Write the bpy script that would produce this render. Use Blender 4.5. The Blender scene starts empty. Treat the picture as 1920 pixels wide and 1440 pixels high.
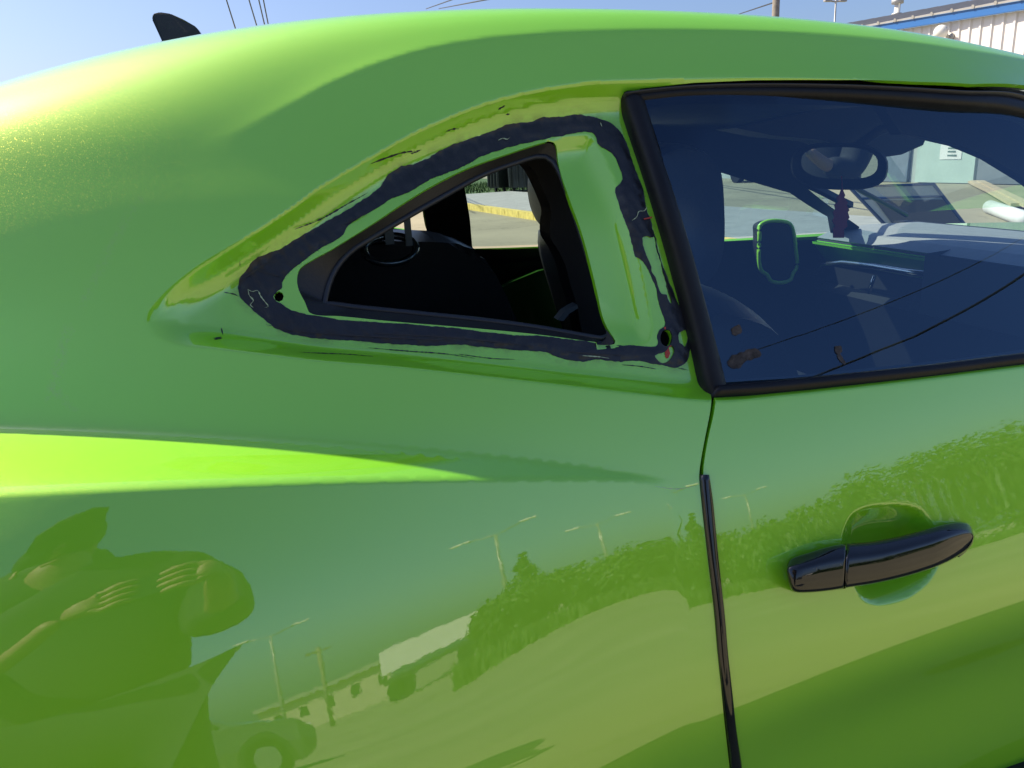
import bpy, bmesh, math, random
import numpy as np
from mathutils import Vector, Matrix
from mathutils.geometry import delaunay_2d_cdt
A = np.radians
random.seed(7); RNG = np.random.default_rng(7)
SC = bpy.context.scene; COL = SC.collection

# ------------------------------------------------------------------ camera, sky, sun, exposure
FPX = 1442.0; CAM = np.array([0., 0., 1.2])
_a, _p, _r = A(13.), A(16.5), A(3.)
_r0 = np.array([np.cos(_a), -np.sin(_a), 0]); FW = np.array([np.sin(_a)*np.cos(_p), np.cos(_a)*np.cos(_p), -np.sin(_p)])
_u0 = np.cross(_r0, FW); RT = _r0*np.cos(_r)-_u0*np.sin(_r); UP = _u0*np.cos(_r)+_r0*np.sin(_r)
cd = bpy.data.cameras.new('camera'); cam = bpy.data.objects.new('camera', cd); COL.objects.link(cam)
cd.sensor_width = 36; cd.lens = 36*FPX/1920; cd.clip_start = .03; cd.clip_end = 2000
m = Matrix.Identity(4)
for i in range(3):
    m[i][0], m[i][1], m[i][2], m[i][3] = RT[i], UP[i], -FW[i], CAM[i]
cam.matrix_world = m; SC.camera = cam
SAZ, SEL = -58., 46.
LDIR = Vector((math.sin(A(SAZ))*math.cos(A(SEL)), math.cos(A(SAZ))*math.cos(A(SEL)), math.sin(A(SEL))))
W = bpy.data.worlds.new('World'); SC.world = W; W.use_nodes = True
wn = W.node_tree.nodes; wl = W.node_tree.links
sky = wn.new('ShaderNodeTexSky'); sky.sky_type = 'NISHITA'; sky.sun_disc = False
sky.sun_elevation = A(SEL); sky.sun_rotation = A(SAZ)
sky.air_density = 1.0; sky.dust_density = 2.2; sky.ozone_density = 4.0
bg = wn['Background']; bg.inputs[1].default_value = .096
tint = wn.new('ShaderNodeMix'); tint.data_type = 'RGBA'; tint.blend_type = 'MULTIPLY'; tint.inputs['Factor'].default_value = 1; tint.inputs[7].default_value = (.86, .88, 1.03, 1)
wl.new(sky.outputs[0], tint.inputs[6]); wl.new(tint.outputs[2], bg.inputs[0])
sd = bpy.data.lights.new('sun', 'SUN'); sd.energy = 5.0; sd.angle = A(.53); sd.color = (1, .89, .68)
so = bpy.data.objects.new('sun', sd); COL.objects.link(so); so.rotation_euler = LDIR.to_track_quat('Z', 'Y').to_euler()
so.location = (-20, 10, 30)
vs = SC.view_settings; vs.view_transform = 'Standard'; vs.look = 'None'; vs.exposure = .80; vs.gamma = 1; vs.use_curve_mapping = False

# ------------------------------------------------------------------ rays
def ray(px):
    px = np.atleast_2d(np.asarray(px, float))
    d = FW+((px[:, :1]-960)/FPX)*RT-((px[:, 1:2]-720)/FPX)*UP
    return d/np.linalg.norm(d, axis=1, keepdims=True)
def at_x(px, X): d = ray(px); return CAM+d*((X-CAM[0])/d[:, :1])
def at_y(px, Y): d = ray(px); return CAM+d*((Y-CAM[1])/d[:, 1:2])
def at_z(px, Z=0.): d = ray(px); return CAM+d*((Z-CAM[2])/d[:, 2:3])

# ------------------------------------------------------------------ the car's side surface r(x, th) about a lengthwise axis
COEF = ('100267,91162,83187,76337,70579,65838,61976,58781,55958,53166,50094,46549,42510,38119,33582,29069,24614,20218,15867,11544,7127,2832,-557,-2471,-2937,-2384,-1449,-695,-291,-35,256,511,719,875,983,1054,1097,1114,1110,100447,94027,88370,83480,79354,75968,73263,71147,69487,68077,66602,64696,62059,58591,54481,50166,45861,41771,38041,34717,31666,28790,25830,22948,20556,18771,17571,17051,17228,17720,17983,17922,17575,17029,16407,15843,15455,15319,15455,100488,96443,92815,89618,86879,84630,82887,81637,80846,80398,79997,79236,77699,75103,71517,67468,63308,59440,56173,53600,51768,50237,47908,44591,40853,37227,34396,32985,32919,33302,33280,32849,32076,31076,30004,29041,28369,28127,28365,100404,98409,96514,94738,93139,91800,90804,90203,90005,90125,90302,90187,89395,87578,84612,80913,76917,73197,70213,68152,67503,67082,65563,62419,57910,52954,49046,47134,46747,46648,46114,45284,44214,42995,41749,40631,39826,39524,39825,100239,99926,99445,98815,98100,97421,96923,96723,96858,97231,97601,97674,97183,95888,93575,90354,86593,82924,80053,78415,79038,79189,78550,76286,71611,65940,61614,59534,58582,57617,56451,55243,54008,52767,51576,50534,49784,49492,49783,100078,101015,101589,101809,101719,101434,101149,101072,101291,101701,102037,101986,101333,100055,98184,95628,92312,88698,85813,84763,86467,86621,86735,85926,81796,76292,72257,70089,68140,66069,64315,62820,61538,60404,59401,58595,58076,57901,58076,100044,101728,102946,103690,103959,103813,103464,103236,103314,103608,103815,103538,102447,100578,98631,96830,94206,91097,88381,88063,89705,90004,90474,91049,88407,84296,81010,78368,75039,71988,69862,68217,66963,65983,65203,64658,64384,64327,64384,100280,102169,103576,104479,104827,104608,104001,103406,103134,103191,103263,102837,101336,98640,96408,94845,92915,91094,89549,89374,89415,90510,90816,91839,91765,90285,87297,83493,79026,75580,73402,71759,70564,69711,69116,68746,68568,68524,68568,100921,102490,103630,104314,104470,104031,103090,101989,101175,100901,100944,100602,98948,96166,94226,92769,91536,90716,89764,89252,89038,89954,89771,90500,92843,94190,89909,84802,80299,77260,75348,73861,72758,71991,71485,71153,70945,70865,70946,102076,102882,103359,103493,103236,102488,101193,99541,98079,97427,97671,97882,96675,94459,92821,91558,90494,89671,88994,88473,89075,90155,89915,91388,93217,95436,88870,83186,79620,77520,76116,74927,73960,73245,72731,72334,72039,71917,72038,103812,103547,103087,102433,101580,100418,98764,96657,94681,93707,94260,95549,95008,92981,91211,90082,88990,87929,87460,87406,88368,89678,90257,91611,92651,94956,86139,80556,78018,76828,76017,75221,74457,73773,73176,72662,72283,72134,72283,106161,104666,103135,101576,99985,98253,96199,93861,91793,90861,91630,93354,93286,91179,89307,88261,87465,86657,86103,85973,86620,87846,89317,91009,91379,92678,83952,78617,76327,75554,75214,74775,74227,73576,72893,72290,71872,71721,71872,109131,106373,103740,101233,98826,96438,94009,91675,89899,89271,89971,91154,91132,89464,87778,86770,86110,85478,84780,84131,84052,84766,86385,88513,87061,88105,82974,77682,74867,73927,73743,73455,73022,72423,71751,71158,70764,70628,70763,112716,108746,105041,101593,98379,95391,92696,90493,89078,88639,88976,89416,89234,88229,86972,85944,85091,84207,83110,81758,80658,80347,80910,81115,78556,81286,80664,76585,73391,71960,71566,71166,70704,70164,69598,69108,68788,68683,68791,116891,111811,107115,102800,98877,95411,92541,90438,89195,88700,88618,88563,88294,87720,86836,85748,84466,82920,81006,78665,76248,74305,72756,70753,69178,72505,75124,73773,71194,69420,68607,67943,67369,66850,66386,66012,65769,65689,65767,121621,115569,110013,104966,100475,96639,93599,91449,90137,89437,89060,88798,88539,88144,87392,86083,84174,81646,78484,74687,70548,66448,62509,59254,58896,62390,66729,68336,67430,65898,64762,63868,63167,62608,62159,61818,61600,61519,61592,126866,120017,113774,108160,103233,99080,95802,93437,91893,90967,90447,90166,89960,89583,88696,86921,84148,80337,75510,69705,63346,56844,50921,47202,47453,51048,56186,60149,61480,60959,59910,58997,58220,57557,56997,56549,56250,56148,56276,132594,125157,118421,112402,107137,102673,99070,96362,94507,93391,92845,92650,92506,92032,90777,88267,84345,78927,72013,63642,54560,45685,38422,34556,34858,38395,43859,49417,53073,54300,53950,53353,52599,51774,50967,50272,49788,49610,49774,138788,130991,123960,117688,112162,107376,103366,100215,98008,96746,96268,96231,96150,95472,93637,90123,84751,77384,67953,56465,44182,33089,25128,21228,21173,24388,29827,36282,42164,45810,46840,46941,46330,45288,44104,43033,42269,41924,42040')
F3P=[-0.052302, -0.116664, -0.229253, 0.257516]
F2P=[0.007028, -0.085496, -0.15492, 0.225758]

COEF = np.array([int(v) for v in COEF.split(',')], float).reshape(19, 39)/1e5
YC, ZA = 1.62, .70; XK = np.linspace(-1.5, 2.1, 17); TK = A(np.linspace(-45, 90, 37)); VS = .87
HM, XE = .088, .34
def _loc(u, kn):
    h = kn[1]-kn[0]; q = (u-kn[0])/h; i = np.clip(np.floor(q).astype(int), 0, len(kn)-2); t = q-i
    return i, ((1-t)**3/6, (3*t**3-6*t**2+4)/6, (-3*t**3+3*t**2+3*t+1)/6, t**3/6)
def polye(p, x):
    xc = np.clip(x, -.45, .36); e = 1e-3
    return np.polyval(p, xc)+(x-xc)*(np.polyval(p, xc+e)-np.polyval(p, xc-e))/(2*e)
def radius(x, th):
    x = np.clip(x, -1.5, 2.1); th = np.where(th > math.pi/2, math.pi-th, th); th = np.maximum(th, TK[0])
    i, wx = _loc(x, XK); j, wt = _loc(th, TK); r = 0
    for a in range(4):
        for b in range(4): r = r+wx[a]*wt[b]*COEF[i+a, j+b]
    t3 = polye(F3P, x); t2 = np.minimum(polye(F2P, x), t3-A(.35)); t = (t3-th)/(t3-t2); k = .09
    sp = lambda z: np.where(z < -k, 0, np.where(z > k, z, (z+k)**2/(4*k)))
    return r+HM*np.clip((XE-x)/(XE+.35), 0, None)**1.15*(sp(t)-sp(t-1))
def base(u, v):
    th = v/VS; r = radius(u, th)
    return np.stack([u, YC-r*np.cos(th), ZA+r*np.sin(th)], -1)
def bnormal(u, v, e=1.5e-3):
    n = np.cross(base(u+e, v)-base(u-e, v), base(u, v+e)-base(u, v-e))
    n /= np.linalg.norm(n, axis=-1, keepdims=True); th = v/VS
    er = np.stack([0*u, -np.cos(th), np.sin(th)], -1)
    return n*np.sign((n*er).sum(-1))[..., None]
def hit(px):
    d = ray(px); n = len(d); ts = np.linspace(.45, 2.3, 90); k = np.arange(n)
    def g(t):
        q = CAM+d*t[:, None]; return np.hypot(YC-q[:, 1], q[:, 2]-ZA)-radius(q[:, 0], np.arctan2(q[:, 2]-ZA, YC-q[:, 1]))
    G = np.stack([g(np.full(n, t)) for t in ts], 1)
    neg = G < 0; i = np.maximum(np.argmax(neg, 1), 1); none = ~neg.any(1); i[none] = np.maximum(np.argmin(G[none], 1), 1)
    lo, hi = ts[i-1].copy(), ts[i].copy()
    for _ in range(26):
        mid = (lo+hi)/2; inside = g(mid) < 0; hi = np.where(inside, mid, hi); lo = np.where(inside, lo, mid)
    q = CAM+d*((lo+hi)/2)[:, None]
    return np.stack([q[:, 0], np.arctan2(q[:, 2]-ZA, YC-q[:, 1])*VS], 1)

# ------------------------------------------------------------------ 2-D helpers
def resample(P, step, closed=False):
    P = np.asarray(P, float)
    if closed: P = np.vstack([P, P[:1]])
    s = np.r_[0, np.cumsum(np.linalg.norm(np.diff(P, axis=0), axis=1))]
    n = max(2, int(round(s[-1]/step))+1); t = np.linspace(0, s[-1], n)
    Q = np.stack([np.interp(t, s, P[:, i]) for i in range(P.shape[1])], 1)
    return Q[:-1] if closed else Q
def smoothline(P, step, closed=False, sub=10):
    P = np.asarray(P, float); n = len(P)
    if closed: E = np.vstack([P[-1:], P, P[:2]])
    else: E = np.vstack([2*P[0]-P[1], P, 2*P[-1]-P[-2]])
    out = []
    for i in range(1, len(E)-2):
        a, b, c, d = E[i-1], E[i], E[i+1], E[i+2]
        for t in np.linspace(0, 1, sub, endpoint=False):
            # centripetal-ish: tangents limited by chord
            m1 = (c-a)/(np.linalg.norm(c-b)+np.linalg.norm(b-a)+1e-12)*np.linalg.norm(c-b)
            m2 = (d-b)/(np.linalg.norm(d-c)+np.linalg.norm(c-b)+1e-12)*np.linalg.norm(c-b)
            out.append((2*t**3-3*t**2+1)*b+(t**3-2*t**2+t)*m1+(-2*t**3+3*t**2)*c+(t**3-t**2)*m2)
    if not closed: out.append(E[-2])
    return resample(np.array(out), step, closed)
def inside(P, poly):
    x, y = P[:, 0], P[:, 1]; c = np.zeros(len(P), bool); m = len(poly)
    for i in range(m):
        x1, y1 = poly[i]; x2, y2 = poly[(i+1) % m]
        if y1 == y2: continue
        k = ((y1 > y) != (y2 > y)) & (x < (x2-x1)*(y-y1)/(y2-y1)+x1); c ^= k
    return c
def dist(P, line, closed=True):
    L = np.vstack([line, line[:1]]) if closed else line
    best = np.full(len(P), 1e9)
    for i in range(len(L)-1):
        a, b = L[i], L[i+1]; ab = b-a; t = np.clip(((P-a)@ab)/(ab@ab+1e-18), 0, 1)
        d = P-a-t[:, None]*ab; best = np.minimum(best, (d*d).sum(1))
    return np.sqrt(best)
def sdist(P, poly, far=.12):
    lo, hi = poly.min(0)-far, poly.max(0)+far; k = ((P > lo) & (P < hi)).all(1)
    out = np.full(len(P), -far)
    if k.any():
        d = dist(P[k], poly); out[k] = np.where(inside(P[k], poly), d, -d)
    return out
def smooth(t): t = np.clip(t, 0, 1); return t*t*(3-2*t)

# ------------------------------------------------------------------ traced lines of the car (photo -> surface parameters)
def H(l): return hit(np.array(l, float))
REC_T = [(262, 600), (300, 556), (350, 513), (410, 473), (480, 428), (540, 388), (600, 345), (680, 298), (760, 253), (830, 221), (900, 194), (975, 173), (1050, 159), (1120, 151), (1200, 148), (1300, 146), (1400, 145), (1500, 146), (1600, 149), (1700, 155), (1800, 160), (1920, 168)]
REC_B = [(285, 632), (330, 649), (400, 656), (500, 668), (600, 680), (750, 692), (900, 708), (1050, 725), (1200, 742), (1345, 755), (1480, 744), (1600, 731), (1750, 713), (1920, 691)]
rt = H(REC_T); rb = H(REC_B)
tail = np.array([[1.07, A(37.5)*VS], [1.3, A(37)*VS], [1.5, A(34.5)*VS], [1.68, A(28)*VS], [1.82, A(20)*VS], [1.93, A(13.5)*VS]])
tail = tail[tail[:, 0] > rt[-1, 0]+.04]
botx = np.linspace(1.85, rb[-1, 0]+.1, 5); bott = np.stack([botx, np.interp(botx, [rb[-1, 0], 1.9], [rb[-1, 1], A(12.8)*VS])], 1)
REC = smoothline(np.vstack([rt, tail, bott, rb[::-1]]), .006, True)
REC_TOPLINE = smoothline(np.vstack([rt, tail]), .006)
U_TIP = rt[0, 0]
RECD = .029
def hitd(l, depth):
    px = np.array(l, float); d = ray(px); uv = hit(px); p0 = base(uv[:, 0], uv[:, 1])
    for _ in range(3):
        nb = bnormal(uv[:, 0], uv[:, 1]); dep = depth(uv) if callable(depth) else np.full(len(px), depth)
        q = p0+d*(dep/np.maximum(-(d*bnormal(*hit(px).T)).sum(1), .35))[:, None]; w = q+nb*dep[:, None]
        uv = np.stack([w[:, 0], np.arctan2(w[:, 2]-ZA, YC-w[:, 1])*VS], 1)
    return uv
def Hf(l): return hitd(l, lambda uv: RECD*smooth((uv[:, 0]-U_TIP)/.085))
def Hd(l): return hitd(l, lambda uv: -disp(uv[:, 0], uv[:, 1]))
SEAM = smoothline(Hf([(1030, 258), (1075, 250), (1105, 251), (1120, 262), (1145, 312), (1165, 355), (1188, 425), (1204, 490), (1218, 560), (1226, 610), (1220, 636), (1205, 648), (1165, 648)]), .004)
GROOVE = np.vstack([SEAM, Hf([(1120, 646), (1090, 560), (1040, 380), (1020, 290)])])
BOWL = smoothline(H([(1577, 1015), (1583, 985), (1598, 960), (1625, 947), (1660, 942), (1700, 943), (1730, 953), (1746, 972), (1758, 1000), (1766, 1035), (1758, 1068), (1735, 1100), (1695, 1127), (1650, 1137), (1620, 1130), (1603, 1110), (1588, 1062)]), .004, True)
OPEN_PX = [(557, 523), (563, 503), (590, 485), (623, 467), (687, 427), (753, 383), (807, 350), (873, 317), (957, 287), (1017, 268), (1037, 265), (1045, 272), (1051, 297), (1060, 330), (1077, 380), (1100, 447), (1120, 523), (1137, 590), (1154, 630), (1156, 642), (1148, 645), (1007, 627), (873, 614), (740, 603), (640, 593), (583, 588), (572, 567), (560, 543)]
OPEN = smoothline(Hf(OPEN_PX), .004, True)
def prof(s, w, e=.004, hold=.40):
    x = np.linspace(0, 1, 300); ee = float(e/np.mean(w))
    m = np.where(x < ee, smooth(x/ee), np.where(x < hold, 1, 1-smooth((x-hold)/(1-hold))))
    y = np.r_[0, np.cumsum((m[1:]+m[:-1])/2)]; y /= y[-1]
    return np.interp(np.clip(s/w, 0, 1), x, y)
CREASE = smoothline(np.vstack([H([(250, 345), (300, 320), (400, 270), (480, 230), (560, 190), (620, 160), (700, 128), (800, 98), (900, 80), (1000, 70), (1100, 65), (1200, 62), (1300, 62), (1400, 64), (1500, 68), (1600, 75), (1700, 85), (1800, 99), (1920, 119)]), [[1.75, A(52)*VS]]]), .006)
CR_U = H([(330, 305), (760, 110)])[:, 0]
def prof_top(s, w):     # steep lip, then a long fillet down to the flange
    x = np.linspace(0, 1, 400); m = np.where(x < .10, smooth(x/.10), np.where(x < .28, 1, np.where(x < .42, 1-.60*smooth((x-.28)/.14), .40*(1-smooth((x-.42)/.58)))))
    y = np.r_[0, np.cumsum((m[1:]+m[:-1])/2)]; return np.interp(np.clip(s/w, 0, 1), x, y/y[-1])
def disp(u, v):
    P = np.stack([u, v], 1)
    s = sdist(P, REC, .08); k = s > 0; out = np.zeros(len(u))
    if k.any():
        # distance to upper edge and the rest with their own wall widths
        dtop = np.full(len(u), 9.); dtop[k] = dist(P[k], REC_TOPLINE, False)
        top_ = dtop < s+.004; s0 = np.maximum(s, 0)
        fade = smooth((u-U_TIP)/.085)
        out -= RECD*fade*np.where(top_, prof_top(s0, .036), prof(s0, .030))
    g = sdist(P, GROOVE, .03); kk = g > 0
    if kk.any():
        ds = dist(P[kk], SEAM, False); x = ds/.034
        sh = np.where(x < 1, prof(ds, .034, .003, .3), 1-.45*smooth((ds-.034)/.06))
        out[kk] -= .012*sh
    kc = (v > A(26)*VS) & (v < A(78)*VS) & (u > -.35)
    if kc.any():
        q = P[kc]; dc_ = dist(q, CREASE, False); vl = np.interp(q[:, 0], CREASE[:, 0], CREASE[:, 1]); up = q[:, 1] > vl
        e_ = np.sqrt(dc_**2+.0025**2)-.0025
        out[kc] += .0062*smooth((q[:, 0]-CR_U[0])/(CR_U[1]-CR_U[0]))*np.exp(-e_/np.where(up, .022, .05))*smooth(1.4*(1-dc_/.13))
    b = sdist(P, BOWL, .05); kb = b > 0
    out[kb] -= .024*prof(b[kb], .045, .004, .3)
    return out
def surf(u, v, d=0.):
    return base(u, v)+bnormal(u, v)*(disp(u, v)+d)[:, None]
def surf_n(u, v, fn, e=1.2e-3):
    n = np.cross(fn(u+e, v)-fn(u-e, v), fn(u, v+e)-fn(u, v-e)); n /= np.linalg.norm(n, axis=1, keepdims=True)
    b = bnormal(u, v); return n*np.sign((n*b).sum(1))[:, None]

# ------------------------------------------------------------------ materials
def new_mat(name):
    m = bpy.data.materials.new(name); m.use_nodes = True; return m, m.node_tree.nodes, m.node_tree.links, m.node_tree.nodes['Principled BSDF']
def pmat(name, col, rough=.6, metal=0., noise=None, bump=None, coat=0., spec=.5, emit=None):
    m, N, Lk, b = new_mat(name)
    b.inputs['Base Color'].default_value = (*col, 1); b.inputs['Roughness'].default_value = rough; b.inputs['Metallic'].default_value = metal
    b.inputs['Specular IOR Level'].default_value = spec; b.inputs['Coat Weight'].default_value = coat; b.inputs['Coat Roughness'].default_value = .03
    tc = N.new('ShaderNodeTexCoord')
    if noise:
        sc_, amt = noise; t = N.new('ShaderNodeTexNoise'); t.inputs['Scale'].default_value = sc_; t.inputs['Detail'].default_value = 6; t.inputs['Roughness'].default_value = .65
        Lk.new(tc.outputs['Object'], t.inputs['Vector'])
        r = N.new('ShaderNodeMapRange'); r.inputs['From Min'].default_value = .25; r.inputs['From Max'].default_value = .75; r.inputs['To Min'].default_value = 1-amt; r.inputs['To Max'].default_value = 1+amt
        Lk.new(t.outputs['Fac'], r.inputs['Value'])
        x = N.new('ShaderNodeMix'); x.data_type = 'RGBA'; x.blend_type = 'MULTIPLY'; x.inputs['Factor'].default_value = 1
        x.inputs[6].default_value = (*col, 1); Lk.new(r.outputs[0], x.inputs[7]); Lk.new(x.outputs[2], b.inputs['Base Color'])
    if bump:
        sc_, st = bump; t = N.new('ShaderNodeTexNoise'); t.inputs['Scale'].default_value = sc_; t.inputs['Detail'].default_value = 4
        Lk.new(tc.outputs['Object'], t.inputs['Vector']); bp = N.new('ShaderNodeBump'); bp.inputs['Strength'].default_value = st; bp.inputs['Distance'].default_value = .002
        Lk.new(t.outputs['Fac'], bp.inputs['Height']); Lk.new(bp.outputs[0], b.inputs['Normal'])
    if emit: b.inputs['Emission Color'].default_value = (*emit[:3], 1); b.inputs['Emission Strength'].default_value = emit[3]
    return m
def paint_mat():
    m, N, Lk, b = new_mat('lime metallic paint')
    b.inputs['Roughness'].default_value = .42; b.inputs['Metallic'].default_value = 0.
    b.inputs['Coat Weight'].default_value = 1; b.inputs['Coat Roughness'].default_value = .012; b.inputs['Coat IOR'].default_value = 2.15
    b.inputs['Specular IOR Level'].default_value = .25
    b2 = N.new('ShaderNodeBsdfPrincipled')     # the metallic flake layer, lime gold
    for k_ in ('Coat Weight', 'Coat Roughness', 'Coat IOR'): b2.inputs[k_].default_value = b.inputs[k_].default_value
    b2.inputs['Metallic'].default_value = 1; b2.inputs['Base Color'].default_value = (.88, .72, .12, 1); b2.inputs['Roughness'].default_value = .6
    msh = N.new('ShaderNodeMixShader'); msh.inputs[0].default_value = .16; Lk.new(b.outputs[0], msh.inputs[1]); Lk.new(b2.outputs[0], msh.inputs[2]); Lk.new(msh.outputs[0], N['Material Output'].inputs[0])
    tc = N.new('ShaderNodeTexCoord'); geo = N.new('ShaderNodeNewGeometry')
    vo = N.new('ShaderNodeTexVoronoi'); vo.inputs['Scale'].default_value = 1600; Lk.new(tc.outputs['Object'], vo.inputs['Vector'])
    s1 = N.new('ShaderNodeVectorMath'); s1.operation = 'SUBTRACT'; s1.inputs[1].default_value = (.5, .5, .5); Lk.new(vo.outputs['Color'], s1.inputs[0])
    sx = N.new('ShaderNodeSeparateXYZ'); Lk.new(vo.outputs['Color'], sx.inputs[0])
    gt = N.new('ShaderNodeMath'); gt.operation = 'GREATER_THAN'; gt.inputs[1].default_value = .78; Lk.new(sx.outputs[2], gt.inputs[0])
    am = N.new('ShaderNodeMapRange'); am.inputs['To Min'].default_value = .02; am.inputs['To Max'].default_value = .34; Lk.new(gt.outputs[0], am.inputs[0])
    rg = N.new('ShaderNodeMapRange'); rg.inputs['To Min'].default_value = .6; rg.inputs['To Max'].default_value = .38; Lk.new(gt.outputs[0], rg.inputs[0]); Lk.new(rg.outputs[0], b2.inputs['Roughness'])
    s2 = N.new('ShaderNodeVectorMath'); s2.operation = 'SCALE'; Lk.new(s1.outputs[0], s2.inputs[0]); Lk.new(am.outputs[0], s2.inputs['Scale'])
    s3 = N.new('ShaderNodeVectorMath'); s3.operation = 'ADD'; Lk.new(s2.outputs[0], s3.inputs[0]); Lk.new(geo.outputs['Normal'], s3.inputs[1])
    s4 = N.new('ShaderNodeVectorMath'); s4.operation = 'NORMALIZE'; Lk.new(s3.outputs[0], s4.inputs[0]); Lk.new(s4.outputs[0], b2.inputs['Normal'])
    # faint orange-peel in the clear coat
    no = N.new('ShaderNodeTexNoise'); no.inputs['Scale'].default_value = 160; no.inputs['Detail'].default_value = 2; Lk.new(tc.outputs['Object'], no.inputs['Vector'])
    bp = N.new('ShaderNodeBump'); bp.inputs['Strength'].default_value = .006; bp.inputs['Distance'].default_value = .001; Lk.new(no.outputs['Fac'], bp.inputs['Height']); Lk.new(bp.outputs[0], b.inputs['Coat Normal']); Lk.new(bp.outputs[0], b2.inputs['Coat Normal'])
    # dried drip marks and dust (mask carried by the mesh)
    at = N.new('ShaderNodeAttribute'); at.attribute_name = 'stain'
    n2 = N.new('ShaderNodeTexNoise'); n2.inputs['Scale'].default_value = 130; n2.inputs['Detail'].default_value = 8; n2.inputs['Roughness'].default_value = .8; Lk.new(tc.outputs['Object'], n2.inputs['Vector'])
    mr = N.new('ShaderNodeMapRange'); mr.inputs['From Min'].default_value = .45; mr.inputs['From Max'].default_value = .75; Lk.new(n2.outputs['Fac'], mr.inputs['Value'])
    mu = N.new('ShaderNodeMath'); mu.operation = 'MULTIPLY'; Lk.new(at.outputs['Fac'], mu.inputs[0]); Lk.new(mr.outputs[0], mu.inputs[1])
    mx = N.new('ShaderNodeMix'); mx.data_type = 'RGBA'; mx.inputs[6].default_value = (*PAINT, 1); mx.inputs[7].default_value = (.36, .56, .14, 1)
    Lk.new(mu.outputs[0], mx.inputs['Factor']); at2 = N.new('ShaderNodeAttribute'); at2.attribute_name = 'grime'
    n3 = N.new('ShaderNodeTexNoise'); n3.inputs['Scale'].default_value = 45; n3.inputs['Detail'].default_value = 9; n3.inputs['Roughness'].default_value = .75; Lk.new(tc.outputs['Object'], n3.inputs['Vector'])
    mr3 = N.new('ShaderNodeMapRange'); mr3.inputs['From Min'].default_value = .42; mr3.inputs['From Max'].default_value = .70; mr3.inputs['To Max'].default_value = .8; Lk.new(n3.outputs['Fac'], mr3.inputs['Value'])
    mu3 = N.new('ShaderNodeMath'); mu3.operation = 'MULTIPLY'; Lk.new(at2.outputs['Fac'], mu3.inputs[0]); Lk.new(mr3.outputs[0], mu3.inputs[1])
    mx3 = N.new('ShaderNodeMix'); mx3.data_type = 'RGBA'; mx3.inputs[7].default_value = (.05, .065, .05, 1); Lk.new(mx.outputs[2], mx3.inputs[6]); Lk.new(mu3.outputs[0], mx3.inputs['Factor']); Lk.new(mx3.outputs[2], b.inputs['Base Color'])
    cw = N.new('ShaderNodeMath'); cw.operation = 'SUBTRACT'; cw.inputs[0].default_value = 1; Lk.new(mu3.outputs[0], cw.inputs[1]); Lk.new(cw.outputs[0], b.inputs['Coat Weight'])
    return m
def glass_mat(name, tint, ior, refl=(1, 1, 1)):
    m, N, Lk, b = new_mat(name); N.remove(b); out = N['Material Output']
    tr = N.new('ShaderNodeBsdfTransparent'); tr.inputs[0].default_value = (*tint, 1); gl = N.new('ShaderNodeBsdfGlossy'); gl.inputs['Color'].default_value = (*refl, 1); gl.inputs['Roughness'].default_value = .0
    fr = N.new('ShaderNodeFresnel'); ge = N.new('ShaderNodeNewGeometry'); io = N.new('ShaderNodeMapRange'); io.inputs['To Min'].default_value = ior; io.inputs['To Max'].default_value = 1/ior
    Lk.new(ge.outputs['Backfacing'], io.inputs[0]); Lk.new(io.outputs[0], fr.inputs['IOR'])
    mx = N.new('ShaderNodeMixShader')
    Lk.new(fr.outputs[0], mx.inputs[0]); Lk.new(tr.outputs[0], mx.inputs[1]); Lk.new(gl.outputs[0], mx.inputs[2]); Lk.new(mx.outputs[0], out.inputs[0])
    return m
PAINT = (.205, .74, .014)
M = {}
M['paint'] = paint_mat()
M['sealant'] = pmat('black urethane sealant', (.012, .013, .017), .42, noise=(60, .35), bump=(110, .5), spec=.6)
M['rubber'] = pmat('black rubber', (.008, .008, .010), .45, noise=(25, .3), bump=(220, .12), spec=.3)
M['gloss'] = pmat('gloss black', (.005, .005, .006), .015, spec=.8)
M['cabin'] = pmat('black cabin plastic', (.009, .009, .011), .6, noise=(30, .25), bump=(300, .2))
M['trimb'] = pmat('black garnish plastic', (.016, .016, .019), .5, noise=(30, .2), bump=(400, .2))
M['leather'] = pmat('black seat leather', (.034, .036, .041), .42, bump=(180, .3))
M['dash'] = pmat('lit grey dashboard plastic', (.30, .31, .32), .6, noise=(20, .1))  # grey lifted to stand in for daylight on the dash top
M['silver'] = pmat('silver trim', (.6, .6, .6), .25, metal=1)
M['insert'] = pmat('green cabin insert', (.10, .36, .02), .35, coat=.5)
M['mirror'] = pmat('mirror glass', (.85, .87, .86), .01, metal=1)
M['glass'] = glass_mat('tinted side glass', (.62, .76, .80), 1.95, (.48, .70, .95))
M['glass2'] = glass_mat('clear windscreen', (.80, .86, .84), 1.5)
M['red'] = pmat('red air freshener', (.50, .03, .04), .7)
M['primer'] = pmat('red primer', (.45, .06, .04), .6)
M['scratch'] = pmat('dark scratch', (.03, .03, .035), .7)
M['chip'] = pmat('pale scuffed clear coat', (.42, .52, .32), .6)

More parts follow.
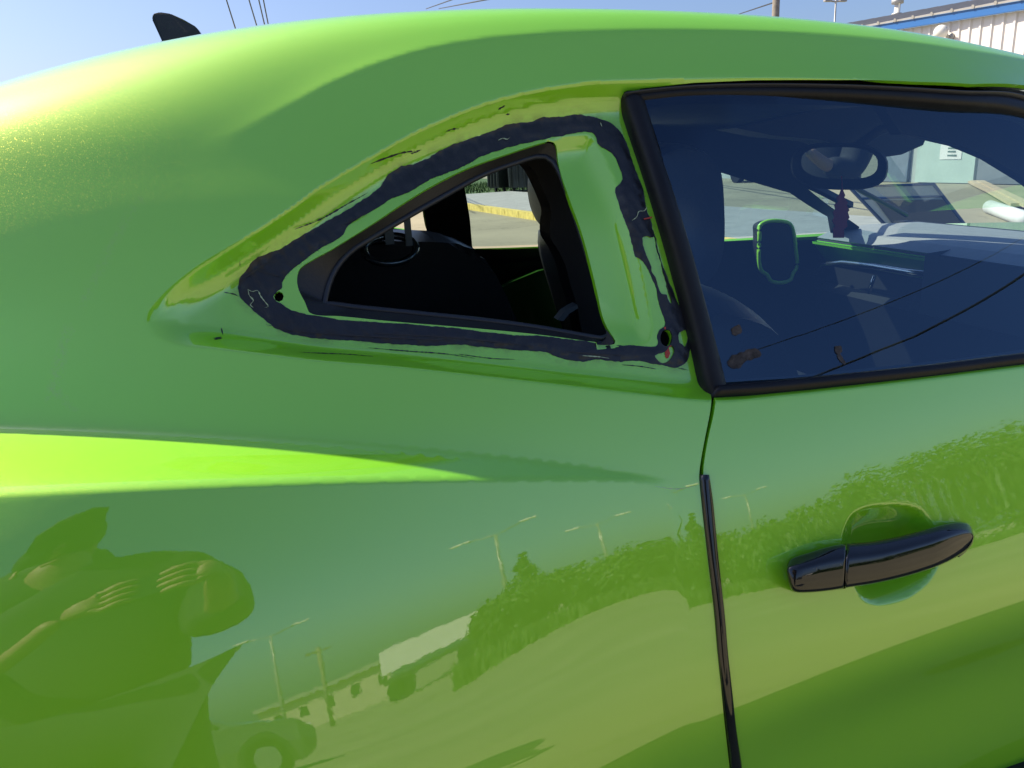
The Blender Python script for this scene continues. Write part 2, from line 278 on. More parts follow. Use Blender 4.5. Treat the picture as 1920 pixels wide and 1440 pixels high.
# ------------------------------------------------------------------ mesh helpers
def setp(o, label=None, cat=None, group=None, kind=None):
    if label: o['label'] = label
    if cat: o['category'] = cat
    if group: o['group'] = group
    if kind: o['kind'] = kind
    return o
def link(name, me, mat=None, parent=None):
    o = bpy.data.objects.new(name, me); COL.objects.link(o)
    if mat is not None and me is not None and len(me.materials) == 0: me.materials.append(mat)
    if parent is not None: o.parent = parent; o.matrix_parent_inverse = parent.matrix_world.inverted() if False else Matrix.Translation(-parent.location)
    return o
def empty(name, loc=(0, 0, 0)):
    o = bpy.data.objects.new(name, None); COL.objects.link(o); o.location = loc; o.empty_display_size = .1; return o
def mesh(name, V, Fc, smooth_=True):
    me = bpy.data.meshes.new(name); me.from_pydata([tuple(map(float, v)) for v in V], [], [tuple(int(i) for i in f) for f in Fc]); me.update()
    if smooth_: me.polygons.foreach_set('use_smooth', [True]*len(me.polygons))
    return me
class MB:
    def __init__(s): s.bm = bmesh.new()
    def box(s, c, size, rot=None, bev=0.):
        r = bmesh.ops.create_cube(s.bm, size=1); vs = r['verts']
        Mx = Matrix.Translation(c) @ (rot.to_4x4() if rot is not None else Matrix.Identity(4)) @ Matrix.Diagonal((*size, 1))
        bmesh.ops.transform(s.bm, matrix=Mx, verts=vs)
        if bev > 0:
            es = list({e for v in vs for e in v.link_edges}); bmesh.ops.bevel(s.bm, geom=es, offset=bev, segments=2, affect='EDGES', profile=.6)
        return s
    def tube(s, pts, r, seg=8, cap=True, r2=None):
        pts = [Vector(p) for p in pts]; n = len(pts); rings = []
        for i, p in enumerate(pts):
            t = (pts[min(i+1, n-1)]-pts[max(i-1, 0)]).normalized(); q = t.to_track_quat('Z', 'Y')
            rr = r if r2 is None else r+(r2-r)*i/(n-1)
            if isinstance(r, (list, tuple)): rr = r[i]
            rings.append([s.bm.verts.new(p+q @ Vector((rr*math.cos(2*math.pi*k/seg), rr*math.sin(2*math.pi*k/seg), 0))) for k in range(seg)])
        for a, b in zip(rings, rings[1:]):
            for k in range(seg): s.bm.faces.new((a[k], a[(k+1) % seg], b[(k+1) % seg], b[k]))
        if cap: s.bm.faces.new(rings[0][::-1]); s.bm.faces.new(rings[-1])
        return s
    def ball(s, c, r, sc=(1, 1, 1), seg=16):
        bmesh.ops.create_uvsphere(s.bm, u_segments=seg, v_segments=seg//2+2, radius=r, matrix=Matrix.Translation(c) @ Matrix.Diagonal((*sc, 1))); return s
    def prism(s, P, off):   # polygon of 3-D points extruded by vector off
        a = [s.bm.verts.new(p) for p in P]; b = [s.bm.verts.new(Vector(p)+Vector(off)) for p in P]; n = len(a)
        s.bm.faces.new(a); s.bm.faces.new(b[::-1])
        for i in range(n): s.bm.faces.new((a[i], b[i], b[(i+1) % n], a[(i+1) % n]))
        return s
    def quad(s, P): s.bm.faces.new([s.bm.verts.new(p) for p in P]); return s
    def build(s, name, mat, parent=None, sm=False, kind=None):
        bmesh.ops.recalc_face_normals(s.bm, faces=s.bm.faces)
        me = bpy.data.meshes.new(name); s.bm.to_mesh(me); s.bm.free()
        if sm: me.polygons.foreach_set('use_smooth', [True]*len(me.polygons))
        o = link(name, me, mat, parent)
        if kind: o['kind'] = kind
        return o
def patch(name, outline, holes=(), h=.012, fine=None, hf=.0035, d=0., fn=None, mat=None, parent=None, skirt=.010, edge=.004, stain=None, grime=None, normals=True, feats=True, lines=()):
    """A sheet of the car's surface inside outline (surface parameters), minus holes, with exact edges and analytic normals."""
    if fn is None:
        fn = (lambda u, v: surf(u, v, d)) if feats else (lambda u, v: base(u, v)+bnormal(u, v)*d)
    loops = [resample(outline, edge, True)]+[resample(q, edge, True) for q in holes]
    lo, hi = loops[0].min(0), loops[0].max(0)
    def grid(st):
        X, Y = np.meshgrid(np.arange(lo[0], hi[0], st), np.arange(lo[1], hi[1], st)); X[1::2] += st/2
        return np.stack([X.ravel(), Y.ravel()], 1)
    def keep(P, gap):
        k = inside(P, loops[0])
        for q in loops[1:]: k &= ~inside(P, q)
        P = P[k]
        if not len(P): return P
        dd = np.full(len(P), 9.)
        for q in loops:
            l2, h2 = q.min(0)-gap, q.max(0)+gap; kk = ((P > l2) & (P < h2)).all(1)
            if kk.any(): dd[kk] = np.minimum(dd[kk], dist(P[kk], q))
        return P[dd > gap]
    pts = keep(grid(h), h*.5)
    if fine is not None:
        pts = pts[~fine(pts)]; F_ = grid(hf); F_ = F_[fine(F_)]; pts = np.vstack([pts, keep(F_, hf*.6)])
    V2 = []; E = []; lines = list(lines)
    for q in loops:
        o = len(V2); V2 += [tuple(p) for p in q]; E += [(o+i, o+(i+1) % len(q)) for i in range(len(q))]
    for q in lines:
        q = resample(q, edge, False); k = inside(q, loops[0])
        for lp in loops[1:]: k &= ~inside(q, lp)
        for lp in loops: k[k] &= dist(q[k], lp) > edge*.4
        o = len(V2); idx = -np.ones(len(q), int)
        for i in np.where(k)[0]: idx[i] = len(V2); V2.append(tuple(q[i]))
        E += [(int(idx[i]), int(idx[i+1])) for i in range(len(q)-1) if k[i] and k[i+1]]
        dd = np.full(len(pts), 9.); qk = q[k]
        if len(qk):
            kk = ((pts > qk.min(0)-.01) & (pts < qk.max(0)+.01)).all(1); dd[kk] = dist(pts[kk], qk, False); pts = pts[dd > edge*.35]
    nb = len(V2); V2 += [tuple(p) for p in pts]
    vo, eo, fo, *_ = delaunay_2d_cdt([Vector(p) for p in V2], E, [], 0, 1e-6)
    P = np.array([tuple(p) for p in vo]); Fa = np.array([f for f in fo if len(f) == 3])
    c = P[Fa].mean(1); k = inside(c, loops[0])
    for q in loops[1:]: k &= ~inside(c, q)
    Fa = Fa[k]
    X = fn(P[:, 0], P[:, 1]); Nn = surf_n(P[:, 0], P[:, 1], fn)
    fnm = np.cross(X[Fa[:, 1]]-X[Fa[:, 0]], X[Fa[:, 2]]-X[Fa[:, 0]]); fl = (fnm*Nn[Fa[:, 0]]).sum(1) < 0
    Fa[fl] = Fa[fl][:, ::-1]
    faces = [tuple(f) for f in Fa]; Vv = [X]; NN = [Nn]; tot = len(X)
    if skirt > 0:
        cnt = {}
        for f in Fa:
            for a, b in ((f[0], f[1]), (f[1], f[2]), (f[2], f[0])): cnt[(min(a, b), max(a, b))] = cnt.get((min(a, b), max(a, b)), 0)+1
        be = [(a, b) for f in Fa for a, b in ((f[0], f[1]), (f[1], f[2]), (f[2], f[0])) if cnt[(min(a, b), max(a, b))] == 1]
        nmap = {}
        for a, b in be:
            t = X[b]-X[a]; o = np.cross(t, Nn[a])
            for q in (a, b): nmap[q] = nmap.get(q, 0)+o
        ids = list(nmap); ix = {q: i for i, q in enumerate(ids)}; I = np.array(ids)
        on = np.array([nmap[q] for q in ids]); on /= np.linalg.norm(on, axis=1, keepdims=True)+1e-12
        Vv += [X[I], X[I]-Nn[I]*skirt]; NN += [on, on]; n = len(ids)
        for a, b in be:
            i, j = tot+ix[a], tot+ix[b]; faces.append((j, i, i+n, j+n))
    Vv = np.vstack(Vv); NN = np.vstack(NN)
    me = mesh(name, Vv, faces)
    if normals: me.normals_split_custom_set_from_vertices([tuple(x) for x in NN])
    if stain is not None:
        at = me.attributes.new('stain', 'FLOAT', 'POINT'); s = np.zeros(len(Vv)); s[:len(P)] = stain(P); at.data.foreach_set('value', s)
    if grime is not None:
        at = me.attributes.new('grime', 'FLOAT', 'POINT'); s = np.zeros(len(Vv)); s[:len(P)] = grime(P); at.data.foreach_set('value', s)
    return link(name, me, mat, parent)
def ribbon(name, La, Lb, d0=0., bulge=.006, mat=None, parent=None, n=9, step=.006, skirt=.008, power=.5, feats=False, px=True, asym=0.):
    """A moulded strip between two traced edges, rounded across, lying on the surface at offset d0."""
    dep_ = max(0., -(d0+bulge*.6)); a = hitd(La, dep_) if px else np.asarray(La); b = hitd(Lb, dep_) if px else np.asarray(Lb)
    a = smoothline(a, step); b = smoothline(b, step); m_ = max(len(a), len(b))
    def rs(Q): s = np.r_[0, np.cumsum(np.linalg.norm(np.diff(Q, axis=0), axis=1))]; t = np.linspace(0, s[-1], m_); return np.stack([np.interp(t, s, Q[:, i]) for i in (0, 1)], 1)
    a, b = rs(a), rs(b); rows = []
    K = [(0, -skirt)]+[(k, d0+bulge*max(0, math.sin(math.pi*k))**power*(1+asym*(k-.5))) for k in np.linspace(0, 1, n)]+[(1, -skirt)]
    for k, dd in K:
        p = a*(1-k)+b*k
        off = np.full(len(p), dd if dd != -skirt else d0-skirt)
        if feats: off = off+disp(p[:, 0], p[:, 1])
        rows.append(base(p[:, 0], p[:, 1])+bnormal(p[:, 0], p[:, 1])*off[:, None])
    V = np.concatenate(rows); fs = []
    for r in range(len(K)-1):
        for i in range(m_-1): fs.append((r*m_+i, r*m_+i+1, (r+1)*m_+i+1, (r+1)*m_+i))
    fs.append([r*m_ for r in range(len(K))]); fs.append([r*m_+m_-1 for r in range(len(K))][::-1])
    me = mesh(name, V, fs)
    bm = bmesh.new(); bm.from_mesh(me); bmesh.ops.recalc_face_normals(bm, faces=bm.faces); bm.to_mesh(me); bm.free()
    return link(name, me, mat, parent)
def mirrored(o, parent):
    c = o.copy(); COL.objects.link(c); c.parent = parent
    c.matrix_parent_inverse = Matrix.Translation((0, 2*YC, 0)) @ Matrix.Diagonal((1, -1, 1, 1)) @ Matrix.Identity(4)
    c.matrix_parent_inverse = Matrix.Translation(-parent.location) @ Matrix.Translation((0, 2*YC, 0)) @ Matrix.Diagonal((1, -1, 1, 1))
    return c
def skin(name, V, E, R, mat, parent=None, sub=2):
    me = bpy.data.meshes.new(name); me.from_pydata(V, E, []); o = bpy.data.objects.new(name+'_tmp', me); COL.objects.link(o)
    md = o.modifiers.new('s', 'SKIN'); me.skin_vertices[0].data[0].use_root = True
    for i, r in enumerate(R): me.skin_vertices[0].data[i].radius = r if isinstance(r, tuple) else (r, r)
    sb = o.modifiers.new('u', 'SUBSURF'); sb.levels = sub; sb.render_levels = sub
    dg = bpy.context.evaluated_depsgraph_get(); me2 = bpy.data.meshes.new_from_object(o.evaluated_get(dg)); me2.name = name
    bpy.data.objects.remove(o); me2.polygons.foreach_set('use_smooth', [True]*len(me2.polygons)); me2.materials.clear()
    return link(name, me2, mat, parent)

# ================================================================== THE GROUND AND THE FAR SETTING
def asphalt_mat():
    m, N, Lk, b = new_mat('old asphalt'); b.inputs['Roughness'].default_value = .85; b.inputs['Specular IOR Level'].default_value = .25
    tc = N.new('ShaderNodeTexCoord')
    a = N.new('ShaderNodeTexNoise'); a.inputs['Scale'].default_value = .35; a.inputs['Detail'].default_value = 8; a.inputs['Roughness'].default_value = .6
    f = N.new('ShaderNodeTexNoise'); f.inputs['Scale'].default_value = 60; f.inputs['Detail'].default_value = 6; f.inputs['Roughness'].default_value = .8
    v = N.new('ShaderNodeTexVoronoi'); v.feature = 'DISTANCE_TO_EDGE'; v.inputs['Scale'].default_value = .45
    w = N.new('ShaderNodeTexNoise'); w.inputs['Scale'].default_value = 1.5; w.inputs['Detail'].default_value = 5
    ad = N.new('ShaderNodeVectorMath'); ad.operation = 'ADD'; Lk.new(tc.outputs['Object'], ad.inputs[0]); Lk.new(w.outputs['Color'], ad.inputs[1]); Lk.new(ad.outputs[0], v.inputs['Vector'])
    for t in (a, f, w): Lk.new(tc.outputs['Object'], t.inputs['Vector'])
    r = N.new('ShaderNodeValToRGB'); e = r.color_ramp.elements; e[0].position = .3; e[0].color = (.24, .215, .145, 1); e[1].position = .7; e[1].color = (.35, .315, .21, 1); Lk.new(a.outputs['Fac'], r.inputs[0])
    r2 = N.new('ShaderNodeMapRange'); r2.inputs['To Min'].default_value = .75; r2.inputs['To Max'].default_value = 1.25; Lk.new(f.outputs['Fac'], r2.inputs[0])
    x = N.new('ShaderNodeMix'); x.data_type = 'RGBA'; x.blend_type = 'MULTIPLY'; x.inputs['Factor'].default_value = 1; Lk.new(r.outputs[0], x.inputs[6]); Lk.new(r2.outputs[0], x.inputs[7])
    cr = N.new('ShaderNodeMapRange'); cr.inputs['From Max'].default_value = .012; cr.inputs['To Min'].default_value = .8; Lk.new(v.outputs['Distance'], cr.inputs[0])
    y = N.new('ShaderNodeMix'); y.data_type = 'RGBA'; y.blend_type = 'MULTIPLY'; y.inputs['Factor'].default_value = 1; Lk.new(x.outputs[2], y.inputs[6]); Lk.new(cr.outputs[0], y.inputs[7]); Lk.new(y.outputs[2], b.inputs['Base Color'])
    bp = N.new('ShaderNodeBump'); bp.inputs['Strength'].default_value = .4; bp.inputs['Distance'].default_value = .01; Lk.new(f.outputs['Fac'], bp.inputs['Height']); Lk.new(bp.outputs[0], b.inputs['Normal'])
    return m
M['asphalt'] = asphalt_mat()
g = MB(); g.quad([(-600, -600, 0), (600, -600, 0), (600, 600, 0), (-600, 600, 0)]); setp(g.build('ground', M['asphalt']), kind='structure')
M['leaf'] = pmat('green leaves', (.05, .10, .018), .6, noise=(3, .5))
M['leaf2'] = pmat('dark conifer leaves', (.03, .065, .018), .6, noise=(3, .5))
M['bark'] = pmat('bark', (.09, .07, .05), .9, noise=(8, .4))
M['grass'] = pmat('grass', (.07, .12, .03), .8, noise=(4, .5))
M['wood'] = pmat('weathered pole wood', (.22, .19, .16), .85, noise=(6, .3))
M['steel'] = pmat('galvanised steel', (.38, .38, .38), .5, metal=.4, noise=(5, .15))
M['wire'] = pmat('black cable', (.02, .02, .022), .6)
M['white'] = pmat('white paint', (.72, .71, .68), .5, noise=(2, .08))
M['wallw'] = pmat('white ribbed wall metal', (.66, .63, .62), .5, noise=(1.2, .10))
M['walls'] = pmat('grey green wall paint', (.40, .43, .40), .7, noise=(1.0, .15))
M['blue'] = pmat('blue eave trim', (.025, .12, .36), .4)
M['roofm'] = pmat('weathered roof metal', (.30, .29, .28), .5, noise=(3, .15))
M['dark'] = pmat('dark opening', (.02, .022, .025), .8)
M['dump'] = pmat('dark green dumpster paint', (.022, .03, .026), .5, noise=(4, .4))
M['concrete'] = pmat('concrete', (.34, .33, .30), .85, noise=(5, .2))
M['yellow'] = pmat('worn yellow kerb paint', (.62, .48, .12), .7, noise=(9, .35))
M['plank'] = pmat('raw lumber', (.52, .40, .26), .7, noise=(8, .25))
M['paleblue'] = pmat('pale blue trailer panel', (.05, .12, .18), .5, noise=(2, .2))

def crown(mb_pts, n, leaf, rng):
    V = []; Fc = []
    for i in range(n):
        c, rad = mb_pts[rng.integers(len(mb_pts))]
        dvec = rng.normal(size=3); dvec /= np.linalg.norm(dvec); p = np.array(c)+dvec*rad*rng.uniform(.55, 1.05)
        a = rng.normal(size=3); a /= np.linalg.norm(a); b = np.cross(a, dvec); b /= np.linalg.norm(b)+1e-9
        s = leaf*rng.uniform(.6, 1.4); k = len(V)
        V += [p-a*s, p+b*s*.5, p+a*s, p-b*s*.5]; Fc.append((k, k+1, k+2, k+3))
    return V, Fc
def bush(x, y, w, h, seed, label, group='bushes along the far edge of the lot', tall=False, cat='bush', name='bush', mat='leaf'):
    rng = np.random.default_rng(seed); o = empty(name, (x, y, 0)); setp(o, label, cat, group)
    bl = []
    if tall:
        for i in range(14):
            t = i/13; bl.append(((x+rng.normal()*.15*w*(1-t), y+rng.normal()*.15*w*(1-t), .4+t*(h-.5)), max(.12, .5*w*(1-t)**.8)))
    else:
        for i in range(16):
            a = rng.uniform(0, 2*math.pi); r = rng.uniform(0, .42)*w; hh = rng.uniform(.25, .8)*h
            bl.append(((x+r*math.cos(a), y+r*math.sin(a), hh), rng.uniform(.18, .3)*min(w, h*1.2)))
    V, Fc = crown(bl, 2600, .11, rng); link('crown', mesh('crown', V, Fc, False), M[mat], o)
    t = MB(); t.tube([(x, y, -.05), (x+.05, y, h*.4), (x, y+.05, h*.75)], .07, 7, r2=.02)
    for k in range(3):
        a = k*2.1+seed; t.tube([(x, y, h*.2), (x+.25*w*math.cos(a), y+.25*w*math.sin(a), h*.6)], .035, 6, r2=.012)
    t.build('trunk', M['bark'], o)
def pol(az, dd, z=0.): return (dd*math.sin(A(az)), -dd*math.cos(A(az)), z)
# ---- background seen over the roof and through the windows
wall_x = lambda y: 15.3-.05*(y-15)
bl = empty('metal_building', (wall_x(20), 20, 0)); setp(bl, 'long white ribbed metal building with blue eave trim beyond the car', 'building')
y0, y1 = 4.5, 42.0
EAVE = lambda y: 3.78+.045*(y-14.9)
b_ = MB()
pr = []
for i in range(int((y1-y0)/.3)+1):    # ribbed cladding of the upper wall
    y = y0+i*.3; x = wall_x(y)
    for dy, dx in ((0, 0), (.20, 0), (.225, -.04), (.275, -.04)): pr.append((x+dx, y+dy))
for zz in (0,):
    vb = [b_.bm.verts.new((x, y, 2.25)) for x, y in pr]; vt = [b_.bm.verts.new((x, y, EAVE(y)-.12)) for x, y in pr]
    for i in range(len(pr)-1): b_.bm.faces.new((vb[i], vb[i+1], vt[i+1], vt[i]))
b_.build('upper_wall', M['wallw'], bl)
b_ = MB(); b_.prism([(wall_x(y0)+.03, y0, 0), (wall_x(y1)+.03, y1, 0), (wall_x(y1)+.03, y1, 2.25), (wall_x(y0)+.03, y0, 2.25)], (.2, 0, 0)); b_.build('lower_wall', M['walls'], bl)
b_ = MB(); b_.prism([(wall_x(y0), y0, 0.0), (wall_x(y0)+12, y0, 0), (wall_x(y0)+12, y0, 4.0), (wall_x(y0)+6, y0, 4.9), (wall_x(y0), y0, EAVE(y0)-.12)], (0, .2, 0)); b_.build('end_wall', M['wallw'], bl)
b_ = MB(); b_.prism([(wall_x(y0)-.18, y0, EAVE(y0)-.12), (wall_x(y1)-.18, y1, EAVE(y1)-.12), (wall_x(y1)-.18, y1, EAVE(y1)+.06), (wall_x(y0)-.18, y0, EAVE(y0)+.06)], (.10, 0, 0)); b_.build('eave_trim', M['blue'], bl)
b_ = MB(); b_.prism([(wall_x(y0)-.22, y0-.1, EAVE(y0)+.062), (wall_x(y1)-.22, y1, EAVE(y1)+.062), (wall_x(y1)+6, y1, EAVE(y1)+1.0), (wall_x(y0)+6, y0-.1, EAVE(y0)+1.0)], (0, 0, .04))
rf_ = b_.build('roof', M['roofm'], bl)
b_ = MB()
for i in range(int((y1-y0)/.6)): y = y0+.3+i*.6; b_.tube([(wall_x(y)-.235, y, EAVE(y)+.10), (wall_x(y)+6, y, EAVE(y)+1.05)], .05, 6)
b_.build('roof_rib', M['roofm'], rf_, kind='stuff')
def wallbox(name, ya, yb, za, zb, mat, off=.0, th=.06, parent=bl):
    b = MB(); b.prism([(wall_x(ya)-off, ya, za), (wall_x(yb)-off, yb, za), (wall_x(yb)-off, yb, zb), (wall_x(ya)-off, ya, zb)], (-th, 0, 0)); return b.build(name, mat, parent)
dr = wallbox('door', 15.8, 17.6, 0.02, 2.2, pmat('pale green door', (.42, .52, .46), .6, noise=(2, .1)), off=-.02, th=.10)
b_ = MB(); b_.box((wall_x(16.0)-.12, 16.0, 1.0), (.06, .12, .05)); b_.build('handle', M['steel'], dr)
nt = wallbox('notice', 16.2, 16.85, .58, 1.22, M['white'], off=.085, th=.01, parent=dr)
b_ = MB()
for i, (w_, z_) in enumerate(((.34, 1.12), (.22, 1.04), (.36, .94), (.40, .84), (.30, .76), (.36, .67))):
    b_.box((wall_x(16.52)-.098, 16.52, z_), (.004, w_, .04))
b_.build('notice_lines', pmat('notice print', (.10, .16, .12), .8), nt)
wallbox('garage_door', 11.5, 15.72, 0.02, 2.2, pmat('grey roll-up door', (.17, .19, .20), .6, noise=(3, .15)), off=-.02, th=.09)
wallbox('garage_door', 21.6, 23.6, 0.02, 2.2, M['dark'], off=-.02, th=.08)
wallbox('garage_door', 17.9, 20.4, .02, 2.2, pmat('blue grey roll-up door', (.13, .17, .21), .6, noise=(3, .2)), off=-.02, th=.08)
lp = empty('wall_lamp', (wall_x(16.2)-.3, 16.2, 3.35)); setp(lp, 'white round floodlight on a bracket below the blue eave', 'lamp')
q = at_x([(1764, 60)], wall_x(16.2)-.35)[0]; lp.location = q
b_ = MB(); b_.ball(q, .16, (1, 1, 1), 20); b_.build('lamp_globe', M['white'], lp, True)
b_ = MB(); b_.tube([q+np.array([.05, 0, 0]), q+np.array([.2, 0, -.10]), (wall_x(q[1])-.03, q[1], q[2]-.12)], .04, 8); b_.tube([(wall_x(q[1])-.02, q[1], q[2]-.12), (wall_x(q[1])-.07, q[1], q[2]-.12)], .11, 12); b_.build('bracket', M['steel'], lp, True)
# stuff along the wall
tr = empty('utility_trailer', (13.8, 23, 0)); setp(tr, 'dark blue trailer with its pale loading ramp let down', 'trailer')
b_ = MB(); b_.box((13.9, 23.2, 1.25), (1.5, 2.6, 1.3), bev=.04); b_.build('trailer_box', M['paleblue'], tr)
b_ = MB(); b_.box((13.9, 23.2, .50), (1.5, 2.7, .12)); b_.build('chassis', M['dark'], tr)
for sx in (-.72, .72):
    b_ = MB(); b_.tube([(13.9+sx-.1, 23.2, .33), (13.9+sx+.1, 23.2, .33)], .33, 18); b_.build('wheel', M['rubber'], tr)
P = at_z([(1444, 336), (1458, 338)], .03); T = at_y([(1500, 300), (1509, 305)], P[0][1]-.8)
b_ = MB(); b_.prism([P[0], P[1], T[1], T[0]], (0, .12, .03)); b_.build('ramp', M['white'], tr)
db = empty('lumber_plank', (10, 11, 0))
P = at_z([(1822, 343), (1840, 352), (1905, 398)], .05)
COL.objects.unlink(db); bpy.data.objects.remove(db)
def lumber(a, c, label, w=.14):
    o = empty('lumber_plank', tuple((np.array(a)+np.array(c))/2)); setp(o, label, 'plank', 'planks lying on the lot')
    d = Vector(c)-Vector(a); b = MB(); b.box((Vector(a)+Vector(c))/2, (d.length, w, .05), d.to_track_quat('X', 'Z').to_matrix()); b.build('board', M['plank'], o)
for k, (p0, p1, lab) in enumerate([((1815, 338), (1885, 372), 'raw plank lying farthest from the white tube'), ((1825, 340), (1905, 384), 'raw plank lying in the middle of the lumber pile'), ((1838, 340), (1930, 386), 'raw plank lying nearest the grey garage door')]):
    P = at_z([p0, p1], .05+.02*k); lumber(P[0], P[1], lab)
P = at_z([(1856, 388), (1925, 412)], .09); tb = empty('cardboard_tube', tuple((P[0]+P[1])/2)); setp(tb, 'thick pale tube lying on the asphalt beside lumber', 'tube')
b_ = MB(); b_.tube([P[0], P[1]], .10, 16); b_.build('tube_wall', M['white'], tb, True); 
b_ = MB(); b_.tube([P[0]-(P[1]-P[0])*.003, P[0]+(P[1]-P[0])*.002], .075, 16); b_.build('tube_end', M['dark'], tb)
# kerb with worn yellow paint, verge, dumpsters
kp = at_z([(700, 362), (840, 378), (1030, 404), (1180, 430)], .13); kl = [np.array(p) for p in kp]
b_ = MB()
d0 = (kl[2]-kl[1]); d0 /= np.linalg.norm(d0); nn = np.array([-d0[1], d0[0], 0]); nn *= np.sign(nn[0])
ks, ke = kl[1]-d0*4, kl[2]+d0*6
for j in range(20):
    a = ks+(ke-ks)*j/20+d0*.01; c = ks+(ke-ks)*(j+1)/20-d0*.01; a[2] = c[2] = 0
    b = MB(); b.prism([a, c, c+nn*.16, a+nn*.16], (0, 0, .13)); b.build('kerb_stone' if j == 0 else 'kerb_stone.%03d' % j, M['yellow'], None)
kerb = empty('kerb', tuple((ks+ke)/2)); setp(kerb, 'low kerb with worn yellow paint crossing the lot beyond the car', 'kerb')
for o in [o for o in COL.objects if o.name.startswith('kerb_stone')]: o.parent = kerb; o.matrix_parent_inverse = Matrix.Translation(-kerb.location)
b_ = MB(); b_.prism([ks+nn*.17+np.array([0, 0, -ks[2]]), ke+nn*.17+np.array([0, 0, -ke[2]]), ke+nn*3.2+np.array([0, 0, -ke[2]]), ks+nn*3.2+np.array([0, 0, -ks[2]])], (0, 0, .11)); setp(b_.build('pavement', M['concrete']), kind='structure')
gp = at_z([(700, 371), (915, 364), (1100, 356), (700, 340)], .0)
b_ = MB(); b_.quad([(-14, 27.2, .006), (9.5, 27.2, .006), (9.5, 60, .006), (-14, 60, .006)]); setp(b_.build('verge', M['grass']), kind='structure')
V = []; Fc = []
for i in range(5000):
    x, y = RNG.uniform(-2, 9), RNG.uniform(27.4, 36); h_ = RNG.uniform(.06, .2); a = RNG.uniform(0, 6.28); k = len(V)
    V += [(x-.03*math.cos(a), y-.03*math.sin(a), 0), (x+.03*math.cos(a), y+.03*math.sin(a), 0), (x+RNG.normal()*.05, y+RNG.normal()*.05, h_)]; Fc.append((k, k+1, k+2))
setp(link('grass', mesh('grass', V, Fc, False), M['grass']), kind='stuff')
def dumpster(px0, px1, lab):
    P = at_z([(px0, 361), (px1, 362)], 0.); a, c = P[0], P[0]+(P[1]-P[0])*.95; c = np.array([c[0], a[1]-.5, 0]); o = empty('dumpster', tuple((a+c)/2)); setp(o, lab, 'dumpster', 'dumpsters by the verge')
    w = np.linalg.norm(c-a); d = (c-a)/w; n2 = np.array([-d[1], d[0], 0]); n2 *= np.sign(n2[1])
    b = MB(); b.prism([a+d*.05+[0, 0, .15], c-d*.05+[0, 0, .15], c+[0, 0, 1.35], a+[0, 0, 1.35]], n2*1.3); bd = b.build('container', M['dump'], o)
    b = MB(); b.prism([a-d*.05-n2*.05+[0, 0, 1.36], c+d*.05-n2*.05+[0, 0, 1.36], c+d*.05-n2*.05+[0, 0, 1.43], a-d*.05-n2*.05+[0, 0, 1.43]], n2*1.45); b.build('lid', M['dark'], o)
    for t in (.12, .37, .63, .88):
        b = MB(); p = a+d*w*t; b.box(Vector(p-n2*.04+[0, 0, .75]), (.07, .07, 1.1)); b.build('rib', M['dump'], o)
    for t in (.15, .85):
        b = MB(); p = a+d*w*t+n2*.3; b.tube([p+[-.04, 0, .08], p+[.04, 0, .08]], .08, 12); b.build('caster', M['rubber'], o)
dumpster(916, 948, 'narrow dark dumpster left of the wider one by grass'); dumpster(952, 1034, 'wide dark green dumpster standing beyond the kerb')
# reflection in the windscreen, built as a slanted pale panel behind it
PX = [(1592, 350), (1748, 346), (1826, 428), (1680, 428)]
pn = empty('reflection_panel', tuple(at_y([(1700, 400)], 6.)[0])); setp(pn, 'slanted pale panel with blue edges and a dark reflected pane, standing in for a windscreen reflection', 'panel')
Q = at_y([(1592, 350), (1750, 345), (1915, 560), (1790, 560)], 6.0); Q = [Vector(q) for q in Q]
b_ = MB(); b_.prism(Q, (0, .04, 0)); b_.build('reflection_sheet', pmat('pale reflection sheet', (.42, .45, .45), .5), pn)
b_ = MB(); b_.tube([Q[3], Q[0], Q[1], Q[2]], .016, 8); b_.tube([Q[0].lerp(Q[3], .10), Q[1].lerp(Q[2], .10)], .010, 8); b_.build('reflection_edge', pmat('blue reflection edge', (.02, .05, .14), .4), pn, True)
R_ = [Vector(q) for q in at_y([(1642, 376), (1768, 374), (1880, 520), (1750, 520)], 5.985)]
b_ = MB(); b_.prism(R_, (0, .01, 0)); b_.build('pane', pmat('dark reflected pane', (.02, .035, .05), .15, coat=.5), pn)
# poles and cables against the sky
def pole(px, d, r, name, lab, cat, top, mat):
    az = np.degrees(np.arctan2(*ray([(px, 10)])[0][:2])); x, y = d*math.sin(A(az)), d*math.cos(A(az)); o = empty(name, (x, y, 0)); setp(o, lab, cat)
    b = MB(); b.tube([(x, y, -.2), (x, y, top)], r*1.15, 10, r2=r*.8); b.build('pole_shaft', mat, o, True); return o, x, y
o, x, y = pole(1455, 36, .155, 'utility_pole', 'stout brown wooden utility pole rising behind the car roof', 'pole', 10.5, M['wood'])
b_ = MB(); b_.box((x, y, 9.6), (2.2, .1, .12)); b_.build('cross_arm', M['wood'], o)
for k in (-.9, -.45, .45, .9):
    b_ = MB(); b_.tube([(x+k, y, 9.66), (x+k, y, 9.85)], .04, 8); b_.build('insulator', M['white'], o)
UPX, UPY = x, y
o, x, y = pole(1567, 46, .05, 'light_pole', 'thin steel light pole with a short double arm near the top', 'pole', 8.0, M['steel'])
q = at_y([(1552, 1), (1566, 3), (1580, 1)], y); b_ = MB(); b_.tube([q[0], q[1], q[2]], .045, 8); b_.build('lamp_arm', M['steel'], o, True)
for e in (q[0], q[2]):
    b_ = MB(); b_.box(Vector(e), (.4, .2, .12), bev=.03); b_.build('lamp_head', M['steel'], o)
o, x, y = pole(1683, 33, .12, 'vent_stack', 'pale steel stack rising above the blue building eave', 'stack', 5.95, M['white'])
